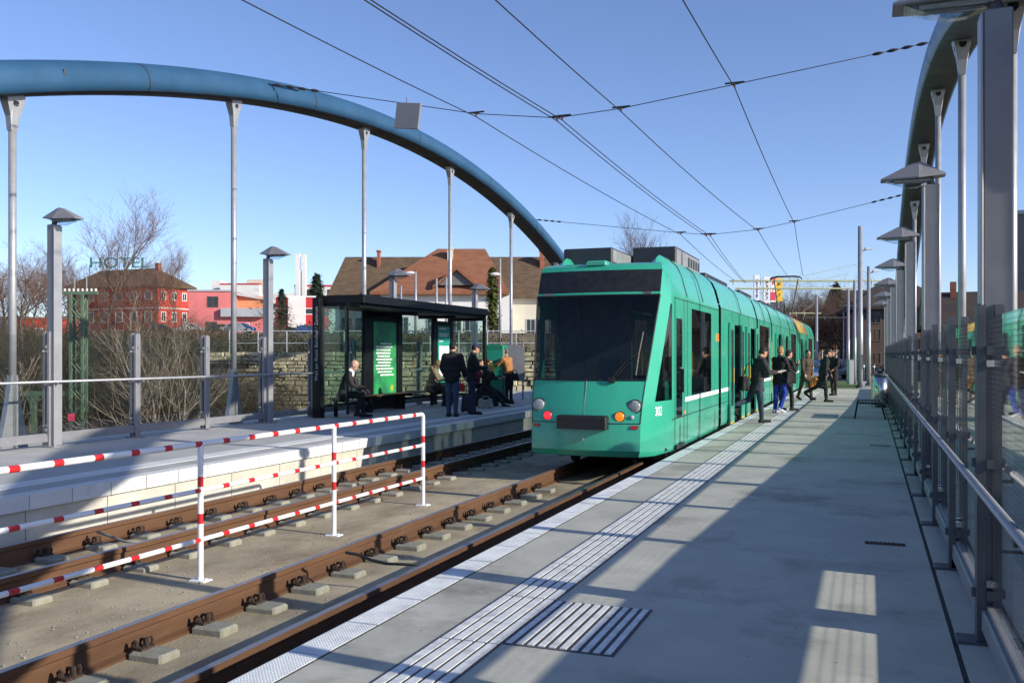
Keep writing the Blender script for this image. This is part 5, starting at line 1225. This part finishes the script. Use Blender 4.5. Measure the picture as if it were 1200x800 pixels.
pylon(903, 6, 325, 354, 106, 'red and white advertising board behind the tram roof', [(325, 330, 'ad_red'), (330, 342, 'ad_white'), (342, 352, 'ad_red'), (352, 354, 'ad_white')], (3, 'ad_red'))
pylon(908.5, 8.5, 326, 353, 107, 'yellow advertising board next to the pantograph', [(326, 353, 'ad_yellow')], (3, 'bld_brown'))
# ---------------------------------------------------------------- parked cars
def make_car(L=4.2, Wd=1.72, Hc=1.45):
    t = thing('parked_car', '', 'car'); prof = [(0, .35), (.05, .62), (.9, .85), (1.45, Hc - .06), (1.75, Hc), (2.9, Hc), (3.6, .98), (4.1, .88), (L, .6), (L - .05, .35)]
    m = MB(); rings = []
    for s, k in ((-1, 1), (-.93, 0), (.93, 0), (1, 1)): rings.append([(x + (.04 if k and x < 1 else 0), s * Wd / 2 * (1 if z < .9 else .82), z if not k else min(z, Hc - .06)) for x, z in prof])
    m.loft(rings); m.build('car_body', 'car_dark', t, fix=True)
    m = MB()
    for s in (-1, 1):
        y = s * (Wd / 2 * .845); m.prism([(1.12, y, .93), (1.52, y * .985, Hc - .12), (2.85, y * .985, Hc - .12), (3.4, y, .97)], (0, s * .012, 0))
    m.build('side_window', 'pane', t)
    m = MB(); m.prism([(.93, -.6, .9), (.93, .6, .9), (1.40, .56, Hc - .11), (1.40, -.56, Hc - .11)], (-.03, 0, .02)); m.build('rear_window', 'pane', t)
    m = MB(); m.prism([(3.57, -.6, 1.02), (3.57, .6, 1.02), (2.98, .56, Hc - .07), (2.98, -.56, Hc - .07)], (.03, 0, .02)); m.build('windscreen', 'pane', t)
    for x in (.78, 3.35):
        for s in (-1, 1): m = MB(); m.cur = 0; m.tube([(x, s * .68, .31), (x, s * .87, .31)], .31, 16); m.cur = 1; m.tube([(x, s * .86, .31), (x, s * .875, .31)], .18, 12); m.build('wheel', ['rubber', 'steel_light'], t)
    for s in (-1, 1): m = MB(); m.obox((.02, s * .62, .66), (.05, .22, .14)); m.build('tail_lamp', 'reflector_red', t); m = MB(); m.obox((L - .04, s * .6, .66), (.06, .26, .13)); m.build('headlamp', 'lens_clear', t)
    return t
car = make_car(); fst = True
for px, d, z, rot, mat, lab in ((203, 132, 4.5, 10, 'car_white', 'white car parked in front of the red hotel'), (240, 138, 4.55, 4, 'car_dark', 'dark car parked in front of the pink house'), (262, 128, 4.4, 0, 'car_blue', 'blue car parked left of the second hanger before the pink house'),
                           (296, 128, 4.4, 185, 'car_silver', 'silver car parked behind the stone wall between hanger and lamp'), (340, 140, 4.5, 5, 'car_blue', 'blue car parked before the striped building'), (165, 130, 4.4, 0, 'car_dark', 'dark car parked behind the bushes before the hotel'),
                           (960, 66, -.3, 100, 'car_blue', 'dark blue car in the street beyond the platform end'), (968, 90, -.3, 10, 'car_silver', 'silver car crossing the street beyond the masts'), (983, 72, -.3, 95, 'car_dark', 'dark car waiting in the street behind the grass strip'), (1028, 86, -.3, 5, 'car_dark', 'dark car parked before the apartment block')):
    o = car if fst else copy_tree(car); fst = False
    o.location = G(px, d, z); o.rotation_euler = (0, 0, TH + R(rot)); o['label'] = lab; o['group'] = 'cars parked in the town'
    for ch in o.children:
        if ch.name.startswith('car_body'):
            ch.data = ch.data.copy(); ch.data.materials.clear(); ch.data.materials.append(M[mat])
# street lamps on the far bank, behind the shelter
for px, yt, d, dx, lab in ((487, 318, 62, -8, 'street lamp pole with small white head left of the middle hanger, behind the shelter'), (511.5, 326, 60, None, 'short bare pole behind the shelter, left of the middle hanger'), (523, 325, 66, None, 'tall bare pole behind the shelter just left of the middle hanger'), (586, 303, 60, -7, 'tall street lamp behind the ticket machine with its head turned left'), (470, 335, 70, None, 'thin pole behind the first rear lamp of the shelter'), (558, 340, 64, None, 'thin pole behind the right end of the shelter')):
    b = G(px, d, 1.8); t = thing('street_lamp' if dx else 'pole', lab, 'street lamp' if dx else 'pole', b, TH, group='poles behind the shelter'); H = CAMZ + (HY - yt) / FP * d - 1.8
    m = MB(); m.smooth = True; m.tube([(0, 0, 0), (0, 0, H)], [.10, .075], 10); m.build('shaft', 'steel_light', t)
    if dx:
        e = dx / FP * d; z = H - 1.0 if px == 586 else H - .1
        m = MB(); m.tube([(0, 0, z - .1), (e * .7, 0, z)], .03, 6); m.ball((e * .8, 0, z), (.34, .16, .11), 12, 7); m.build('lamp_head', 'bld_white', t)
# ---------------------------------------------------------------- trees and brush
def rvec(): return Vector((random.gauss(0, 1), random.gauss(0, 1), random.gauss(0, 1)))
def branch(mt, mc, p, d, L, r, depth, maxd, nb, spread, upb, segs=4):
    pts = [Vector(p)]; rs = [r]; d = d.normalized(); kids = []
    for k in range(segs):
        d = (d + rvec() * .11 + Vector((0, 0, upb))).normalized(); pts.append(pts[-1] + d * L / segs); rs.append(r * (1 - .62 * (k + 1) / segs)); kids.append((pts[-1], d.copy(), rs[-1]))
    (mt if depth <= 1 else mc).tube(pts, rs, 7 if depth == 0 else 5 if depth == 1 else 3, cap=False)
    if depth >= maxd: return
    n = nb[depth]
    for i in range(n):
        f = (.25 if depth == 0 else .15) + .85 * (i + random.random()) / n; f = min(.999, f); k = min(segs - 1, int(f * segs)); a = pts[k].lerp(pts[k + 1], f * segs - k)
        dd = (pts[k + 1] - pts[k]).normalized(); side = rvec(); side = (side - dd * side.dot(dd)).normalized(); ang = R(random.uniform(*spread))
        branch(mt, mc, a, dd * math.cos(ang) + side * math.sin(ang), L * random.uniform(.42, .66) * (1.15 - .45 * f if depth == 0 else 1), max(.006, rs[k] * random.uniform(.45, .62)), depth + 1, maxd, nb, spread, upb, 3 if depth > 0 else 4)
def bare_tree(seed, H, nb=(11, 7, 6, 4), spread=(22, 52), upb=.06, bark='bark', r=.16, twig='twig'):
    random.seed(seed); t = thing('bare_tree', '', 'tree'); mt, mc = MB(), MB(); mt.smooth = True
    branch(mt, mc, (0, 0, -.3), Vector((random.uniform(-.06, .06), random.uniform(-.06, .06), 1)), H * .80, r, 0, len(nb), nb, spread, upb, 6)
    mt.build('trunk', bark, t); mc.build('crown', twig, t); return t
protos = [bare_tree(1, 10, r=.17), bare_tree(2, 10, (14, 8, 6, 4), (18, 42), .10, r=.10), bare_tree(5, 10, (9, 8, 6, 4), (28, 60), .04, 'bark_pale', .14)]
used = set()
def put_tree(protos, i, px, yt, d, label, group, zb=None, wx=1.):
    src = protos[i]; o = src if i not in used and protos is globals()['protos'] else copy_tree(src)
    if protos is globals()['protos']: used.add(i)
    r = (px - HX) / FP * d; z0 = ground_h(r, d) if zb is None else zb; s = (CAMZ + (HY - yt) / FP * d - z0) / 10.3
    o.location = W(r, d, z0); o.scale = (s * wx, s * wx, s); o.rotation_euler = (0, 0, random.uniform(0, 6.28)); o['label'] = label; o['group'] = group
gl = 'bare trees on the left bank'
for i, px, yt, d, wx, lab in ((1, 128, 252, 56, 1.15, 'tallest bare tree, rising above the HOTEL letters'), (0, 60, 300, 58, 1.2, 'bare tree directly behind the leftmost lamp post'), (0, 22, 302, 52, 1.1, 'bare tree right of the first hanger at the left edge'), (2, -14, 312, 50, 1.2, 'bare tree cut off by the left edge of the picture'),
                        (1, 207, 316, 52, .9, 'slim bare tree in front of the sunlit side of the hotel'), (2, 168, 338, 47, 1.1, 'pale limbed bare tree in front of the hotel front'), (0, 100, 326, 50, 1.2, 'bare tree behind the green lattice mast'), (2, 150, 322, 58, 1.2, 'bare tree in front of the left half of the hotel front'), (0, 4, 316, 62, 1.3, 'bare tree between the left edge and the first hanger'), (1, 40, 308, 66, 1.2, 'bare tree halfway between first hanger and leftmost lamp'), (0, 78, 322, 70, 1.2, 'bare tree just right of the leftmost lamp post'), (1, 30, 314, 74, 1.4, 'bushy bare tree low behind the first hanger'), (1, -8, 306, 68, 1.4, 'bare tree mostly cut by the left picture edge'), (1, 54, 318, 80, 1.4, 'farther bare tree left of the leftmost lamp post'),
                        (2, 238, 372, 48, 1.3, 'low bare tree at the left end of the stone wall'),
                        (1, 184, 300, 66, 1.0, 'bare tree right of the HOTEL letters'), (0, 312, 346, 110, 1.2, 'small brown bare tree before the white factory'), (2, 330, 380, 60, 1.2, 'small bare bush tree above the stone wall'), (1, 735, 272, 105, 1.1, 'bare tree top showing behind the roof boxes of the tram'),
                        (2, 458, 362, 70, 1.2, 'bare tree seen through the shelter glass'), (0, 410, 372, 66, 1.2, 'small bare tree seen through the left pane of the shelter')):
    put_tree(protos, i, px, yt, d, lab, gl, wx=wx)
sap = bare_tree(41, 10, (9, 6, 4), (18, 46), .09, 'bark_pale', .12, 'bark_pale'); sfirst = True
for px, yt, d, lab in ((150, 385, 34.5, 'pale sapling between the lattice mast and the second fence post'), (183, 392, 35.5, 'pale forked sapling below the sunlit side of the hotel'), (206, 398, 34.5, 'pale sapling left of the third tall fence post'), (28, 388, 35, 'pale sapling right beside the first hanger')):
    o = sap if sfirst else copy_tree(sap); sfirst = False; r = (px - HX) / FP * d; z0 = ground_h(r, d); q = (CAMZ + (HY - yt) / FP * d - z0) / 10.3
    o.location = W(r, d, z0); o.scale = (q * 1.1, q * 1.1, q); o.rotation_euler = (0, 0, px); o['label'] = lab; o['group'] = 'pale saplings in the cutting'
# many stemmed bare shrubs of the railway cutting
def shrub(seed, pale=False):
    random.seed(seed); t = thing('bare_shrub', '', 'shrub'); mt, mc = MB(), MB()
    for k in range(9): branch(mt, mc, (random.uniform(-.8, .8), random.uniform(-.8, .8), -.2), Vector((random.uniform(-.55, .55), random.uniform(-.55, .55), 1)), random.uniform(4, 8), .06, 1, 4, (0, 8, 7, 3), (18, 50), .05, 4)
    mt.build('stems', 'bark_pale' if pale else 'bark', t); mc.build('twigs', 'brush', t); return t
sprotos = [shrub(21), shrub(22, True), shrub(23)]; su = set(); random.seed(5)
def put_shrub(px, d, h, lab, grp):
    i = random.randrange(3); o = sprotos[i] if i not in su else copy_tree(sprotos[i]); su.add(i); r = (px - HX) / FP * d
    s = h / 9.; o.location = W(r, d, ground_h(r, d)); o.scale = (s * 1.25, s * 1.25, s); o.rotation_euler = (0, 0, random.uniform(0, 6.28)); o['label'] = lab; o['group'] = grp
for k in range(34): put_shrub(random.uniform(-40, 215), random.uniform(36.4, 44.2), random.uniform(3.2, 5.6), 'dense bare shrub in the railway cutting behind the left fence', 'shrubs in the cutting')
for k in range(9): put_shrub(random.uniform(222, 345), random.uniform(39, 43.5), random.uniform(2.0, 4.2), 'thin bare shrub growing in front of the stone wall', 'shrubs before the stone wall')
for k in range(22): put_shrub(random.uniform(-40, 235), random.uniform(47, 60), random.uniform(1.1, 2.1), 'bare shrub on the bank top below the hotel', 'shrubs on the bank top')
for k in range(14): put_shrub(random.uniform(235, 640), random.uniform(48, 54), random.uniform(1.2, 2.2), 'low bare hedge shrub behind the railing of the stone wall', 'hedge above the stone wall')
# dark leafy undergrowth
def clumps(name, n, rng, size, mat, label, hgt):
    m = MB(); random.seed(hash(name) % 1000 if False else len(name))
    for k in range(n):
        px, d = random.uniform(*rng[0]), random.uniform(*rng[1]); r = (px - HX) / FP * d; z = ground_h(r, d) + abs(random.gauss(0, hgt)); c = W(r, d, z)
        for q in range(5):
            a = rvec().normalized() * size * random.uniform(.5, 1.2); b = rvec().normalized() * size * .5; p = c + rvec() * size * 1.2; m.add([p - a, p + b, p + a, p - b], [(0, 1, 2, 3)])
    return tag(m.build(name, mat), label, None, None, 'stuff')
pm('undergrowth', (.022, .024, .011), .95, var=.4, scale=1.2, c2=(.05, .05, .022))
clumps('undergrowth', 8000, ((-60, 300), (31, 44.0)), .13, 'undergrowth', 'dark ivy and bramble undergrowth filling the railway cutting', 1.0)
clumps('bank_scrub', 3500, ((-60, 640), (47, 62)), .12, 'undergrowth', 'low dark scrub on the bank top', .5)
clumps('ivy', 420, ((240, 345), (44.6, 44.85)), .07, 'undergrowth', 'thin ivy hanging over the stone wall', 1.6)
# conifers
def conifer(px, yt, d, label, mat='needle', w=.30, cat='tree', zb=None, col_=False, grp=None):
    random.seed(int(px)); r = (px - HX) / FP * d; z0 = ground_h(r, d) if zb is None else zb; H = CAMZ + (HY - yt) / FP * d - z0; t = thing('conifer', label, cat, W(r, d, z0), group=grp)
    m = MB(); m.tube([(0, 0, -.3), (0, 0, H)], [.02 * H, .004 * H], 7); m.build('trunk', 'bark', t); m = MB()
    z = .10 * H
    while z < H * .985:
        f = z / H; rad = H * w * ((1 - f) ** .8 if not col_ else (1 - f ** 3) * (.35 + f * .65)) * random.uniform(.75, 1.15) + .1; n = 13
        for k in range(n):
            a = 6.283 * k / n + random.random(); L = rad * random.uniform(.65, 1.15); u = Vector((math.cos(a), math.sin(a), 0)); sd = Vector((-u.y, u.x, 0))
            for q in range(7):
                e = (q + .6) / 7; p = Vector((0, 0, z)) + u * L * e + Vector((0, 0, (-.22 if not col_ else .3) * L * e ** 1.5)) + rvec() * .035 * H * .5; s = .03 * H * (1.25 - .6 * e)
                m.add([p - sd * s, p + u * s * 1.3 + Vector((0, 0, -.3 * s)), p + sd * s, p - u * s * .4 + Vector((0, 0, .5 * s))], [(0, 1, 2, 3)])
        z += H * .034
    m.build('crown', mat, t); return t
conifer(371, 322, 190, 'dark conifer beside the twin white chimney', w=.55); conifer(330, 340, 150, 'dark conifer between lamp post and striped building', w=.5)
conifer(980, 335, 140, 'tall dark conifer beyond the masts', w=.24); conifer(577, 315, 80, 'yellow green columnar conifer in front of the brown roofed house', 'ivy_yellow', .17, col_=True)
# bare trees that close the street
fp = [bare_tree(31, 10, (12, 8, 6, 4), (24, 58), .05, r=.15, twig='brush'), bare_tree(32, 10, (12, 8, 6, 4), (24, 58), .05, r=.13, twig='twig')]; random.seed(9)
for k in range(18):
    px = 915 + k * 5.6 + random.uniform(-3, 3); d = random.uniform(105, 150); o = fp[k] if k < 2 else copy_tree(fp[k % 2]); r = (px - HX) / FP * d; zt = CAMZ + (HY - random.uniform(342, 362)) / FP * d + .4
    s = zt / 10; o.location = W(r, d, -.42); o.scale = (s * 1.35, s * 1.35, s); o.rotation_euler = (0, 0, random.uniform(0, 6.28)); o['label'] = 'bare brown tree in the row closing the street beyond the tram'; o['group'] = 'bare trees at the end of the street'
for k in range(16):
    px = 690 + k * 14; d = random.uniform(120, 160); o = copy_tree(fp[k % 2]); r = (px - HX) / FP * d; s = .55; o.location = W(r, d, -.42); o.scale = (s, s, s); o['label'] = 'small bare tree behind the tram roof line'; o['group'] = 'small trees behind the tram'
# people-height street clutter beyond the platform end
for k, (px, d, h) in enumerate(((966, 58, 1.0), (972, 60, 1.0), (1012, 62, 1.1), (1024, 60, 1.1))):
    b = G(px, d, -.1); t = thing('bollard', 'short dark bollard in the street beyond the platform end', 'bollard', b, group='bollards beyond the platform'); m = MB(); m.smooth = True; m.tube([(0, 0, 0), (0, 0, h - .08), (0, 0, h)], [.07, .07, .04], 12); m.build('shaft', 'steel_dark', t); m = MB(); m.tube([(0, 0, h * .78), (0, 0, h * .88)], .073, 12); m.build('band', 'white_paint', t)
# ---------------------------------------------------------------- light, air, camera
SUN = Vector((1, -.13, .40)).normalized()
w = bpy.data.worlds.new('World'); scene.world = w; w.use_nodes = True; nt = w.node_tree; nt.nodes.clear()
sky = nt.nodes.new('ShaderNodeTexSky'); sky.sky_type = 'NISHITA'; sky.sun_disc = False; sky.sun_elevation = math.asin(SUN.z); sky.sun_rotation = math.atan2(SUN.x, SUN.y); sky.altitude = 250; sky.air_density = .8; sky.dust_density = .45; sky.ozone_density = 3.2
bg = nt.nodes.new('ShaderNodeBackground'); bg.inputs[1].default_value = .15; out = nt.nodes.new('ShaderNodeOutputWorld'); tint = nt.nodes.new('ShaderNodeMix'); tint.data_type = 'RGBA'; tint.blend_type = 'MULTIPLY'; tint.inputs[0].default_value = 1; tint.inputs[7].default_value = (1.06, .99, 1.08, 1); nt.links.new(sky.outputs[0], tint.inputs[6]); nt.links.new(tint.outputs[2], bg.inputs[0]); nt.links.new(bg.outputs[0], out.inputs[0])
ld = bpy.data.lights.new('sun', 'SUN'); ld.energy = 5.0; ld.angle = R(.53); ld.color = (1, .93, .80); lo = bpy.data.objects.new('sun', ld); col.objects.link(lo); lo.rotation_euler = SUN.to_track_quat('Z', 'Y').to_euler(); lo.location = (30, -10, 30)
cd = bpy.data.cameras.new('camera'); cd.sensor_width = 36; cd.lens = FP / 1200 * 36; cd.shift_y = (HY - 400) / 1200; cd.clip_end = 5000; cd.clip_start = .05
co = bpy.data.objects.new('camera', cd); col.objects.link(co); co.location = (0, 0, CAMZ); co.rotation_euler = (math.pi / 2, 0, TH); scene.camera = co
vs = scene.view_settings; vs.view_transform = 'Standard'; vs.look = 'None'; vs.exposure = .3; vs.gamma = 1.; vs.use_curve_mapping = False
scene.cycles.transparent_max_bounces = 24; scene.cycles.max_bounces = 8
